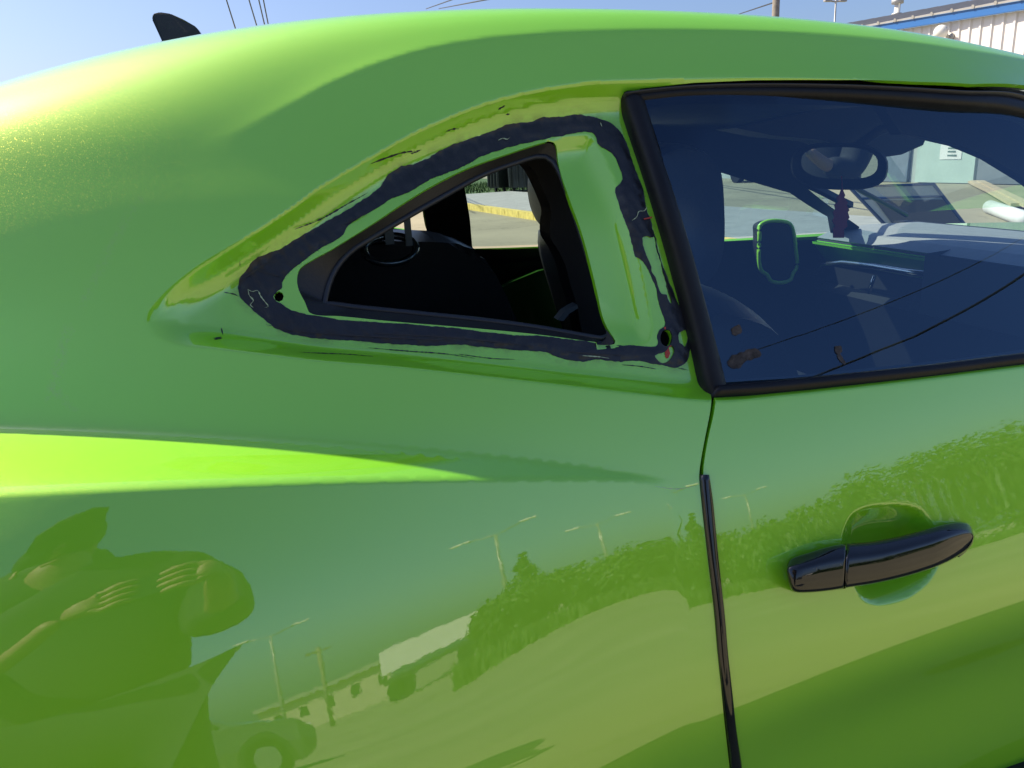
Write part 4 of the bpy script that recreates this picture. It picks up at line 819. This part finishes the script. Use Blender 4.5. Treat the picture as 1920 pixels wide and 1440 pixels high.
# overhead wires where the glass mirrors them
def mirror_dir(l):
    px = np.array(l, float); d = ray(px); uv = hg(l)
    for _ in range(8):
        P = glass_fn(uv[:, 0], uv[:, 1]); n = surf_n(uv[:, 0], uv[:, 1], glass_fn); t = ((P-CAM)*n).sum(1)/(d*n).sum(1); q = CAM+d*t[:, None]
        uv = np.stack([q[:, 0], np.arctan2(q[:, 2]-ZA, YC-q[:, 1])*VS], 1)
    n = surf_n(uv[:, 0], uv[:, 1], glass_fn); return q, d-2*(d*n).sum(1, keepdims=True)*n
for k, (l, hh, rr, lab) in enumerate([([(1580, 690), (1750, 603), (1918, 522)], 7.5, .011, 'lower cable over the lot, mirrored in the door glass'), ([(1480, 640), (1700, 545), (1915, 452)], 8.6, .005, 'upper cable over the lot, fainter in the door glass')]):
    q, r_ = mirror_dir(l); P = q+r_*((hh-q[:, 2])/r_[:, 2])[:, None]; c = P.mean(0); u_ = np.linalg.svd(P-c)[2][0]; u_ = u_*np.sign(u_[0]); L0, L1 = (P[0]-c)@u_, (P[-1]-c)@u_
    b = MB(); b.tube([c+u_*(L0-(L1-L0)*.15), c+u_*L0, c+u_*L1, c+u_*(L1+(L1-L0)*1.5)], rr, 6); setp(b.build('overhead_cable', M['wire']), lab, 'cable', 'overhead cables')
vs_ = ribbon('pillar_seal', [(1166, 172), (1172, 195), (1182, 225), (1208, 300), (1238, 395), (1264, 485), (1289, 575), (1308, 650), (1324, 720), (1336, 752)], [(1212, 176), (1220, 205), (1228, 235), (1250, 305), (1281, 400), (1308, 490), (1332, 580), (1350, 650), (1364, 705), (1370, 735)], d0=-.018, bulge=.011, mat=M['rubber'], parent=car, n=11, asym=-.5, skirt=.016); mirrored(vs_, car)
xt = lambda o_: np.vstack([o_, ])
ta = hitd([(1168, 171), (1200, 166), (1290, 158), (1400, 155), (1550, 157), (1700, 164), (1800, 171), (1920, 182)], .012); tb_ = hitd([(1205, 190), (1240, 186), (1290, 181), (1400, 179), (1550, 181), (1700, 188), (1800, 195), (1920, 207)], .012)
ext = np.array([[1.12, 37.2], [1.3, 36.8], [1.5, 34.2], [1.68, 27.6]]); ex = ext[:, :1]; ta = np.vstack([ta, np.hstack([ex, A(ext[:, 1:])*VS])]); tb_ = np.vstack([tb_, np.hstack([ex-.005, A(ext[:, 1:]-1.2)*VS])])
tsl = ribbon('roof_seal', ta, tb_, d0=-.017, bulge=.008, mat=M['rubber'], parent=car, px=False, n=11, skirt=.014); mirrored(tsl, car)
lipa = ta.copy(); lipa[:, 1] -= .0035; lipb = ta.copy(); lipb[:, 1] -= .0075
tl = ribbon('seal_lip', lipa, lipb, d0=-.010, bulge=.006, mat=pmat('blue black seal lip', (.02, .022, .03), .35), parent=tsl, px=False, n=5); 
ba = H([(1350, 719), (1450, 712), (1600, 697), (1750, 681), (1920, 660)]); bb = H([(1339, 751), (1450, 744), (1600, 729), (1750, 713), (1920, 691)])
ex = np.array([[1.2], [1.5], [1.78]]); ba = np.vstack([ba, np.hstack([ex, A(np.array([[14.7], [14.4], [14.0]]))*VS])]); bb = np.vstack([bb, np.hstack([ex, A(np.array([[12.9], [12.6], [12.3]]))*VS])])
bm_ = ribbon('belt_moulding', ba, bb, d0=-.014, bulge=.013, mat=M['rubber'], parent=door, px=False, n=11, asym=-.8)
eg = ribbon('edge_guard', [(1311, 890), (1315, 940), (1326, 1040), (1338, 1140), (1348, 1250), (1359, 1350), (1369, 1440), (1385, 1600)], [(1329, 890), (1337, 945), (1346, 1040), (1357, 1140), (1367, 1250), (1378, 1350), (1391, 1440), (1408, 1600)], d0=.0, bulge=.006, mat=M['gloss'], parent=door, n=11)
# dirt and leaf bits on the glass
M['dirt'] = pmat('dry dirt on glass', (.06, .052, .047), .9, noise=(160, .8))
for L_, seed in (([(1368, 690), (1372, 672), (1390, 664), (1410, 656), (1425, 660), (1428, 670), (1412, 677), (1398, 682), (1388, 694)], 3), ([(1562, 655), (1572, 652), (1577, 662), (1574, 668), (1584, 686), (1578, 688), (1568, 670)], 4), ([(1372, 618), (1385, 610), (1392, 620), (1383, 630), (1374, 628)], 5)):
    patch('dirt_smear', rough(hitd(L_, .0215), .0012, seed), (), h=.004, fn=lambda u, v: glass_fn(u, v)+bnormal(u, v)*.0008, mat=M['dirt'], parent=dg, skirt=0, edge=.0022)
# door handle
def handle():
    top = np.array([(1475, 1066), (1477, 1055), (1487, 1046), (1515, 1037), (1555, 1025), (1585, 1020), (1630, 1016), (1680, 1007), (1725, 996), (1765, 985), (1792, 980), (1812, 981), (1822, 989), (1826, 1003)], float)
    bot = np.array([(1475, 1074), (1480, 1098), (1489, 1110), (1520, 1111), (1560, 1107), (1595, 1101), (1640, 1094), (1690, 1083), (1735, 1070), (1772, 1056), (1800, 1041), (1816, 1030), (1824, 1020), (1826, 1010)], float)
    n = 80; t = np.linspace(0, 1, n)
    def rs(Q): Q = smoothline(Q, 3.); s = np.r_[0, np.cumsum(np.linalg.norm(np.diff(Q, axis=0), axis=1))]; tt = np.linspace(0, s[-1], n); return np.stack([np.interp(tt, s, Q[:, i]) for i in (0, 1)], 1)
    ap, cp = rs(top), rs(bot)
    lift = np.interp(t, np.linspace(0, 1, 41), np.convolve(np.pad(np.interp(np.linspace(0, 1, 41), [0, .04, .12, .35, .6, .85, 1], [.012, .024, .029, .033, .034, .029, .014]), 3, 'edge'), np.ones(7)/7, 'valid'))
    cut = .333
    def put(px, d_):
        uv = hit(px); p0 = base(uv[:, 0], uv[:, 1]); nb = bnormal(uv[:, 0], uv[:, 1]); dc_ = ray(px); return p0+dc_*(d_/(dc_*nb).sum(1))[:, None]
    a, c = hit(ap), hit(cp)
    def piece(name, t0, t1):
        m_ = 44; tt = np.linspace(t0, t1, m_); rows = []
        A_ = np.stack([np.interp(tt, t, ap[:, i]) for i in (0, 1)], 1); C_ = np.stack([np.interp(tt, t, cp[:, i]) for i in (0, 1)], 1); lf = np.interp(tt, t, lift)
        K = [(0., -.028), (0., -.020)]
        for q in np.linspace(0, 1, 26):
            k = .5-.5*math.cos(math.pi*q); up = max(0., math.sin(math.pi*q))
            K.append((k, -.013*(1-up**.55)-(.008*(1-smooth(k/.36)))))
        K += [(1., -.020), (1., -.028)]
        for k, dd in K: rows.append(put(A_*(1-k)+C_*k, np.maximum(lf+dd, .001)))
        V = np.concatenate(rows); nk = len(K); fs = [(r*m_+i, r*m_+i+1, ((r+1) % nk)*m_+i+1, ((r+1) % nk)*m_+i) for r in range(nk) for i in range(m_-1)]
        fs += [[r*m_ for r in range(nk)], [r*m_+m_-1 for r in range(nk)][::-1]]
        me = mesh(name, V, fs); bm = bmesh.new(); bm.from_mesh(me); bmesh.ops.recalc_face_normals(bm, faces=bm.faces); bm.to_mesh(me); bm.free()
        for p in me.polygons: p.use_smooth = len(p.vertices) == 4
        return link(name, me, M['gloss'], door)
    piece('handle_cap', 0., cut-.003); piece('door_handle', cut+.003, 1.)
    # feet joining the handle to the door skin
    for nm, t0, t1 in (('handle_foot', .02, .30), ('handle_foot', .86, .97)):
        tt = np.linspace(t0, t1, 12); V = []
        A_ = np.stack([np.interp(tt, t, a[:, i]) for i in (0, 1)], 1); C_ = np.stack([np.interp(tt, t, c[:, i]) for i in (0, 1)], 1); lf = np.interp(tt, t, lift)
        for d_ in (-.004, 1):
            for k in (.08, .92):
                p = A_*(1-k)+C_*k; V.append(base(p[:, 0], p[:, 1])+bnormal(p[:, 0], p[:, 1])*(np.full(12, -.004) if d_ < 0 else lf-.018)[:, None])
        V = np.concatenate(V); fs = []
        for i in range(11): fs += [(i, i+1, 24+i+1, 24+i), (12+i, 12+i+1, 36+i+1, 36+i), (i, i+1, 12+i+1, 12+i), (24+i, 25+i, 37+i, 36+i)]
        fs += [(0, 12, 36, 24), (11, 23, 47, 35)]
        link(nm, mesh(nm, V, fs, False), M['gloss'], door)
handle()
# shark fin aerial on the roof
q = at_y([(313, 75), (287, 38), (287, 26), (300, 23), (320, 26), (345, 38), (370, 53), (388, 62)], YC); q[0][2] -= .02; q[-1][2] -= .02
b_ = MB(); ctr = q.mean(0); rows = []
for s_, w_ in ((-1, .03), (-.5, .022), (0, .0), (.5, .022), (1, .03)): pass
V = []; fs = []
n = len(q)
for s_ in (-1, 1):
    for p in q: hgt = (p[2]-q[0][2])/(q[2][2]-q[0][2]+1e-6); V.append(p+np.array([0, s_*(.030*(1-max(0, min(1, hgt)))**.7+.003), 0]))
fs = [list(range(n))[::-1], list(range(n, 2*n))]+[(i, (i+1) % n, n+(i+1) % n, n+i) for i in range(n)]
me = mesh('roof_aerial', V, fs, False); bm = bmesh.new(); bm.from_mesh(me); bmesh.ops.recalc_face_normals(bm, faces=bm.faces); bmesh.ops.bevel(bm, geom=bm.edges[:], offset=.0018, segments=2, affect='EDGES'); bm.to_mesh(me); bm.free()
link('roof_aerial', me, M['trimb'], car)
# windscreen, its pillars and header
hx, cx = FX, 2.06
V = []; nW = 24
for i in range(nW+1):
    s_ = -1+2*i/nW
    V += [(hx+.06*(1-s_*s_), YC+s_*.66, 1.245+.07*(1-s_*s_)), (cx+.10*(1-s_*s_), YC+s_*.80, .93+.05*(1-s_*s_))]
ws = link('windscreen', mesh('windscreen', V, [(2*i, 2*i+2, 2*i+3, 2*i+1) for i in range(nW)]), M['glass2'], car)
b_ = MB(); b_.tube([V[2*i] for i in range(nW+1)], .03, 8); b_.build('header_rail', M['cabin'], car, True)
for s_ in (-1, 1):
    b_ = MB(); b_.tube([(1.44, YC+s_*.685, 1.235), (1.62, YC+s_*.735, 1.14), (1.85, YC+s_*.79, 1.02), (2.08, YC+s_*.83, .92)], .009, 8); b_.build('windscreen_pillar', pmat('dark pillar trim', (.012, .018, .03), .5), car, True)
# dashboard across the cabin
def dsh(name, prof_, ya, yb, mat, parent=car, n=10):
    rows = []
    for i in range(n+1):
        y = ya+(yb-ya)*i/n; rows.append([(x+.05*((y-YC)/.8)**2*0, y, z) for x, z in prof_])
    V = [p for r in rows for p in r]; k = len(prof_); fs = [(r*k+i, r*k+i+1, (r+1)*k+i+1, (r+1)*k+i) for r in range(n) for i in range(k-1)]+[list(range(k)), [n*k+i for i in range(k)][::-1]]
    me = mesh(name, V, fs, False); bm = bmesh.new(); bm.from_mesh(me); bmesh.ops.recalc_face_normals(bm, faces=bm.faces); bm.to_mesh(me); bm.free(); return link(name, me, mat, parent)
dash = dsh('dashboard', [(2.06, .90), (1.85, .905), (1.70, .893), (1.655, .875), (1.648, .86), (1.70, .80), (1.70, .72), (1.66, .70), (1.74, .45), (2.06, .45)], .88, 2.36, M['cabin'])
dsh('dash_top', [(2.055, .903), (1.85, .909), (1.70, .897), (1.650, .878), (1.655, .872), (1.85, .900)], .88, 2.36, M['dash'], dash)
dsh('dash_insert', [(1.640, .858), (1.690, .795), (1.698, .800), (1.650, .862)], 1.80, 2.36, M['insert'], dash)
dsh('dash_edge', [(1.632, .866), (1.634, .858), (1.650, .858), (1.650, .868)], 1.80, 2.36, pmat('bright green edge', (.2, .6, .04), .3), dash)
dsh('dash_cover', [(1.60, .885), (1.60, .72), (1.69, .72), (1.72, .893)], .88, 1.80, pmat('blue black dash cover', (.03, .04, .05), .6), dash)
b_ = MB(); P = at_x([(1500, 508), (1528, 512), (1545, 497), (1580, 493), (1640, 499), (1700, 509), (1745, 515)], 1.62); b_.tube(P, .010, 8); b_.build('dash_strip', M['silver'], dash, True)
b_ = MB(); b_.tube(at_x([(1640, 517), (1628, 550)], 1.61), .006, 6); b_.build('glovebox_latch', M['silver'], dash, True)
# green-rimmed oval pod on the dashboard end
rim = at_y([(1424, 440), (1424, 424), (1436, 416), (1458, 414), (1480, 419), (1487, 432), (1492, 470), (1494, 500), (1486, 514), (1483, 524), (1466, 530), (1446, 527), (1438, 515), (1428, 508), (1423, 490)], 2.33)
pc_ = rim.mean(0); rims = smoothline(rim, .01, True)
b_ = MB(); b_.tube(np.vstack([rims, rims[:2]]), .007, 8, cap=False); pod_r = b_.build('pod_rim', pmat('sunlit green rim', (.40, .85, .06), .25, coat=1), car, True)  # rim colour lightened in place of sunlight falling on it
b_ = MB(); b_.prism([r for r in rims], (0, .04, 0)); b_.build('pod_face', M['cabin'], pod_r)
# rear-view mirror on its stalk, sun visors
mc = at_y([(1572, 312)], 1.66)[0]
bm = bmesh.new(); 
axr = Vector((FW[0]*0+RT[0], RT[1], 0)).normalized(); ax = (Vector((1, -.65, 0))).normalized(); 
def ell(w, h_, off, k=28):
    return [Vector(mc)+ax*w*(abs(math.cos(t))**.7)*(1 if math.cos(t) > 0 else -1)+Vector((0, 0, h_*(abs(math.sin(t))**.8)*(1 if math.sin(t) > 0 else -1)-.10*w*math.cos(t)))+Vector((ax.y, -ax.x, 0))*off for t in np.linspace(0, 2*math.pi, k, endpoint=False)]
rows = [ell(.104, .050, .012), ell(.108, .054, .004), ell(.100, .050, -.018), ell(.055, .028, -.032)]
V = [p for r in rows for p in r]; k = 28; fs = [(r*k+i, r*k+(i+1) % k, (r+1)*k+(i+1) % k, (r+1)*k+i) for r in range(3) for i in range(k)]+[list(range(k)), [3*k+i for i in range(k)][::-1]]
rv = link('rear_view_mirror', mesh('rear_view_mirror', V, fs), M['cabin'], car)
R2 = ell(.084, .036, .0135); link('mirror_glass', mesh('mirror_glass', [p+Vector((0, 0, .008)) for p in R2], [list(range(28))], False), M['mirror'], rv)
b_ = MB(); b_.tube([Vector(mc)+Vector((.03, .01, .03)), Vector(mc)+Vector((.10, -.0, .075)), Vector((1.50, 1.62, 1.27))], .012, 8); b_.build('mirror_stalk', M['cabin'], rv, True)
P = at_y([(1380, 240), (1540, 205), (1700, 195), (1740, 250), (1731, 272), (1690, 290), (1648, 296), (1600, 282), (1540, 262), (1450, 254)], 1.72)
b_ = MB(); b_.prism(P, (0, .10, 0)); b_.build('overhead_console', M['cabin'], car)
P = at_y([(1650, 190), (1690, 252), (1735, 258), (1800, 273), (1860, 298), (1925, 338), (2010, 400), (2060, 400), (2060, 200)], 1.12)
b_ = MB(); b_.prism(P, (0, .025, 0)); b_.build('sun_visor', M['cabin'], car)
# seats
def seat(y, name='front_seat', dx=0):
    o = empty(name, (0, 0, 0)); o.parent = car; o.matrix_parent_inverse = Matrix.Translation(-car.location)
    def slab(nm, prof_, w, bulge=.02):
        pf = smoothline(np.array(prof_), .02, True); rows = []
        for t in np.linspace(-1, 1, 11):
            sc_ = 1-.10*abs(t)**4; c = pf.mean(0); rows.append([(c[0]+(p[0]-c[0])*sc_+dx, y+t*w, c[1]+(p[1]-c[1])*sc_) for p in pf])
        V = [p for r in rows for p in r]; k = len(pf); fs = [(r*k+i, r*k+(i+1) % k, (r+1)*k+(i+1) % k, (r+1)*k+i) for r in range(10) for i in range(k)]+[list(range(k)), [10*k+i for i in range(k)][::-1]]
        ob = link(nm, mesh(nm, V, fs), M['leather'], None); ob.parent = o; return ob
    return o, slab
for y in (1.20, 2.04):
    o, slab = seat(y, dx=-.085 if y < 1.5 else .03)
    slab('headrest', [(.555, 1.02), (.535, 1.10), (.545, 1.17), (.585, 1.205), (.635, 1.205), (.672, 1.18), (.684, 1.12), (.684, 1.03), (.66, .99), (.60, .985)], .12)
    slab('backrest', [(.58, 1.00), (.66, .99), (.715, .95), (.80, .75), (.90, .45), (.98, .38), (.92, .30), (.78, .36), (.70, .55), (.62, .80)], .23)
    slab('seat_cushion', [(.90, .46), (1.10, .50), (1.34, .52), (1.40, .46), (1.36, .36), (1.0, .32), (.85, .34)], .24)
P = at_y([(880, 462), (905, 474), (930, 515), (955, 565), (985, 625), (985, 700), (600, 700), (600, 455), (760, 452), (840, 455)], 1.75)
b_ = MB(); b_.prism(P, (0, .35, 0)); 
bmesh.ops.bevel(b_.bm, geom=b_.bm.edges[:], offset=.02, segments=3, affect='EDGES'); rs2 = b_.build('rear_seat', M['leather'], car)
# seat belt guide with bright metal, near pillar trim
c0 = at_y([(732, 468)], 1.45)[0]
b_ = MB(); b_.tube([Vector(c0)+Vector((.048*math.cos(t), .012*math.sin(t), .024*math.sin(t))) for t in np.linspace(0, 2*math.pi, 25)], .007, 8, cap=False); bg_ = b_.build('belt_guide', pmat('bright belt guide', (.25, .32, .35), .25, metal=.8), car, True)
b_ = MB(); b_.box(Vector(c0)+Vector((.0, .0, .045)), (.016, .01, .07)); b_.box(Vector(c0)+Vector((.035, -.004, .030)), (.012, .008, .05)); b_.box(Vector(c0)+Vector((-.03, -.004, .032)), (.022, .008, .018)); b_.build('belt_clip', pmat('dull steel', (.16, .20, .22), .35, metal=.7), bg_)
PT = [(986, 300), (1000, 318), (1014, 345), (1028, 378), (1034, 398), (1031, 420), (1032, 445), (1046, 468), (1060, 497), (1070, 535), (1080, 567), (1092, 625), (1105, 660), (1165, 660), (1130, 480), (1060, 270), (1000, 270)]
pt = smoothline(H(PT), .006, True)
P = np.array([p for p in smoothline(np.array(PT, float), 8, True)]); Q1 = at_y(P, 1.02); b_ = MB(); b_.prism(Q1, (0, .05, 0)); b_.build('pillar_trim', M['cabin'], car)
P = at_y([(1046, 600), (1058, 585), (1072, 576), (1082, 571), (1084, 578), (1068, 588), (1056, 602)], 1.0)
b_ = MB(); b_.prism(P, (0, .02, 0)); b_.build('seat_glint', pmat('grey seat glint', (.12, .15, .16), .4), car)  # bluish glint on the seat shoulder, built as a small grey plate
# wheels at the corners
for xx in (-.72, 2.15):
    for s_ in (-1, 1):
        yy = YC+s_*1.0; b = MB(); b.tube([(xx, yy-s_*.26, .33), (xx, yy-s_*.02, .33), (xx, yy, .33)], [.34, .34, .31], 32); wh = b.build('wheel', M['rubber'], car)
        b = MB(); b.tube([(xx, yy-s_*.01, .33), (xx, yy+s_*.008, .33)], .25, 24); b.build('rim', M['gloss'], wh)
# air freshener hanging from the mirror
af = empty('air_freshener', tuple(at_y([(1578, 350)], 1.64)[0])); setp(af, 'red tree shaped air freshener hanging from the rear view mirror', 'air freshener')
P = [(1579, 352), (1585, 366), (1583, 370), (1590, 380), (1587, 384), (1593, 394), (1590, 398), (1593, 408), (1588, 414), (1589, 425), (1583, 430), (1583, 446), (1563, 446), (1563, 430), (1566, 424), (1561, 414), (1565, 408), (1562, 398), (1567, 392), (1565, 384), (1571, 378), (1569, 370), (1575, 364)]
b_ = MB(); b_.prism(at_y(P, 1.64), (0, .003, 0)); b_.build('scented_card', M['red'], af)
b_ = MB(); b_.tube(at_y([(1578, 330), (1579, 354)], 1.64), .0012, 5); b_.build('string', M['red'], af)

# ================================================================== THE PHOTOGRAPHER (mirrored in the paint)
M['skin'] = pmat('skin', (.34, .20, .13), .55); M['shirt'] = pmat('dark shirt', (.018, .018, .022), .85, noise=(30, .2)); M['jean'] = pmat('dark trousers', (.02, .022, .03), .85); M['hair'] = pmat('dark hair', (.02, .015, .012), .6); M['cap'] = pmat('black cap', (.012, .012, .014), .8)
X0, Y0 = -.12, -.44
pe = empty('person', (X0, Y0, 0)); setp(pe, 'person in dark clothes and cap holding up a phone, mirrored in the paint', 'person')
V = [(X0, Y0, .92), (X0, Y0, 1.10), (X0, Y0-.01, 1.27), (X0, Y0, 1.39), (X0-.05, Y0+.03, 1.475), (X0-.10, Y0+.06, 1.56), (X0-.12, Y0+.07, 1.66),
     (X0-.18, Y0, 1.355), (X0-.245, Y0+.03, 1.24), (X0-.225, Y0+.20, 1.07), (-.265, -.12, 1.11), (-.205, -.038, 1.165),
     (X0+.18, Y0, 1.355), (X0+.255, Y0+.03, 1.22), (X0+.245, Y0+.13, 1.04), (.09, -.16, 1.08), (.055, -.045, 1.155),
     (X0-.10, Y0, .84), (X0-.11, Y0+.02, .47), (X0-.11, Y0-.01, .10), (X0-.12, Y0+.12, .04), (X0+.10, Y0, .84), (X0+.11, Y0+.02, .47), (X0+.11, Y0-.01, .10), (X0+.12, Y0+.12, .04)]
E = [(0, 1), (1, 2), (2, 3), (3, 4), (4, 5), (5, 6), (3, 7), (7, 8), (8, 9), (9, 10), (10, 11), (3, 12), (12, 13), (13, 14), (14, 15), (15, 16), (0, 17), (17, 18), (18, 19), (19, 20), (0, 21), (21, 22), (22, 23), (23, 24)]
R = [(.16, .11), (.15, .10), (.17, .11), (.12, .08), .055, (.075, .09), (.07, .085), .07, .055, .042, .030, .025, .07, .055, .042, .032, .026, .09, .06, .045, .04, .09, .06, .045, .04]
body = skin('body', V, E, R, M['skin'], pe)
sv = [V[i] for i in (0, 1, 2, 3, 7, 8, 12, 13)]; sv[0] = (X0, Y0, .76)
sv += [tuple(np.array(V[8])*.45+np.array(V[9])*.55), V[14], V[15], (X0-.085, Y0+.045, 1.52)]
skin('shirt', sv, [(0, 1), (1, 2), (2, 3), (3, 4), (4, 5), (3, 6), (6, 7), (5, 8), (7, 9), (9, 10), (3, 11)], [(.26, .17), (.235, .15), (.235, .15), (.15, .11), .095, .08, .095, .085, .07, .075, .05, (.10, .095)], M['shirt'], pe)
skin('trousers', [V[0], V[17], V[18], V[19], V[21], V[22], V[23]], [(0, 1), (1, 2), (2, 3), (0, 4), (4, 5), (5, 6)], [(.25, .15), .15, .11, .08, .15, .11, .08], M['jean'], pe)
hc = Vector((X0-.12, Y0+.068, 1.645))
b_ = MB(); b_.ball(hc+Vector((0, -.005, .045)), .105, (.95, 1.12, .75), 20); b_.tube([hc+Vector((-.06, .09, .04)), hc+Vector((0, .20, .022)), hc+Vector((.06, .09, .04))], .012, 8); b_.prism([hc+Vector(p) for p in ((-.08, .06, .035), (-.07, .16, .03), (-.03, .195, .028), (.03, .195, .028), (.07, .16, .03), (.08, .06, .035))], (0, 0, .01)); b_.build('cap', M['cap'], pe, True)
b_ = MB(); b_.ball((X0-.15, Y0-.03, 1.545), .17, (1.15, .75, 1.1), 20); b_.build('hood', M['shirt'], pe, True)
for s_ in (-1, 1):
    b_ = MB(); b_.ball(hc+Vector((s_*.031, .088, -.005)), .012, seg=10); b_.build('eye', M['hair'], pe, True)
    b_ = MB(); b_.ball(hc+Vector((s_*.083, -.0, -.015)), .03, (.35, .7, 1), 12); b_.build('ear', M['skin'], pe, True)
b_ = MB(); b_.tube([hc+Vector((0, .088, .005)), hc+Vector((0, .115, -.035)), hc+Vector((0, .09, -.042))], .011, 8, r2=.015); b_.build('nose', M['skin'], pe, True)
b_ = MB(); b_.tube([hc+Vector((-.025, .087, -.068)), hc+Vector((0, .094, -.069)), hc+Vector((.025, .087, -.068))], .006, 6); b_.build('mouth', pmat('lips', (.30, .12, .10), .5), pe, True)
b_ = MB(); b_.ball(hc+Vector((0, -.035, -.01)), .098, (.95, .95, 1.0), 18); b_.build('hair', M['hair'], pe, True)
# hands closed on the ends of the phone
ph = empty('phone', (-.07, -.018, 1.17)); setp(ph, 'black phone held level in both hands, mirrored in the paint', 'phone')
b_ = MB(); b_.box((-.066, -.019, 1.176), (.165, .009, .077), bev=.004); b_.build('phone_body', M['gloss'], ph)
b_ = MB(); b_.box((-.005, -.0132, 1.186), (.028, .002, .05), bev=.0008); b_.build('lens_plate', M['dark'], ph)
def hand(wrist, ex, side):
    wv = Vector(wrist); V = [wv]; E = []; R = [.024]
    pal = Vector(ex); V.append(pal); E.append((0, 1)); R.append((.038, .018))
    for k in range(4):
        zz = .030-.020*k; ln = (.95, 1.05, 1.0, .8)[k]
        b0 = len(V); V += [pal+Vector((-side*.030, .010, zz)), pal+Vector((-side*.052, .026, zz+.002)), pal+Vector((-side*(.052+.022*ln), .020, zz+.004)), pal+Vector((-side*(.06+.032*ln), .008, zz+.004))]
        E += [(1, b0), (b0, b0+1), (b0+1, b0+2), (b0+2, b0+3)]; R += [.0095, .009, .0085, .0075]
    b0 = len(V); V += [pal+Vector((-side*.018, -.012, .03)), pal+Vector((-side*.045, -.02, .052)), pal+Vector((-side*.07, -.016, .058))]; E += [(1, b0), (b0, b0+1), (b0+1, b0+2)]; R += [.012, .0105, .0085]
    skin('hand', V, E, R, M['skin'], pe, 1)
hand(V[11], (-.172, -.028, 1.172), -1); hand(V[16], (.038, -.032, 1.168), 1)
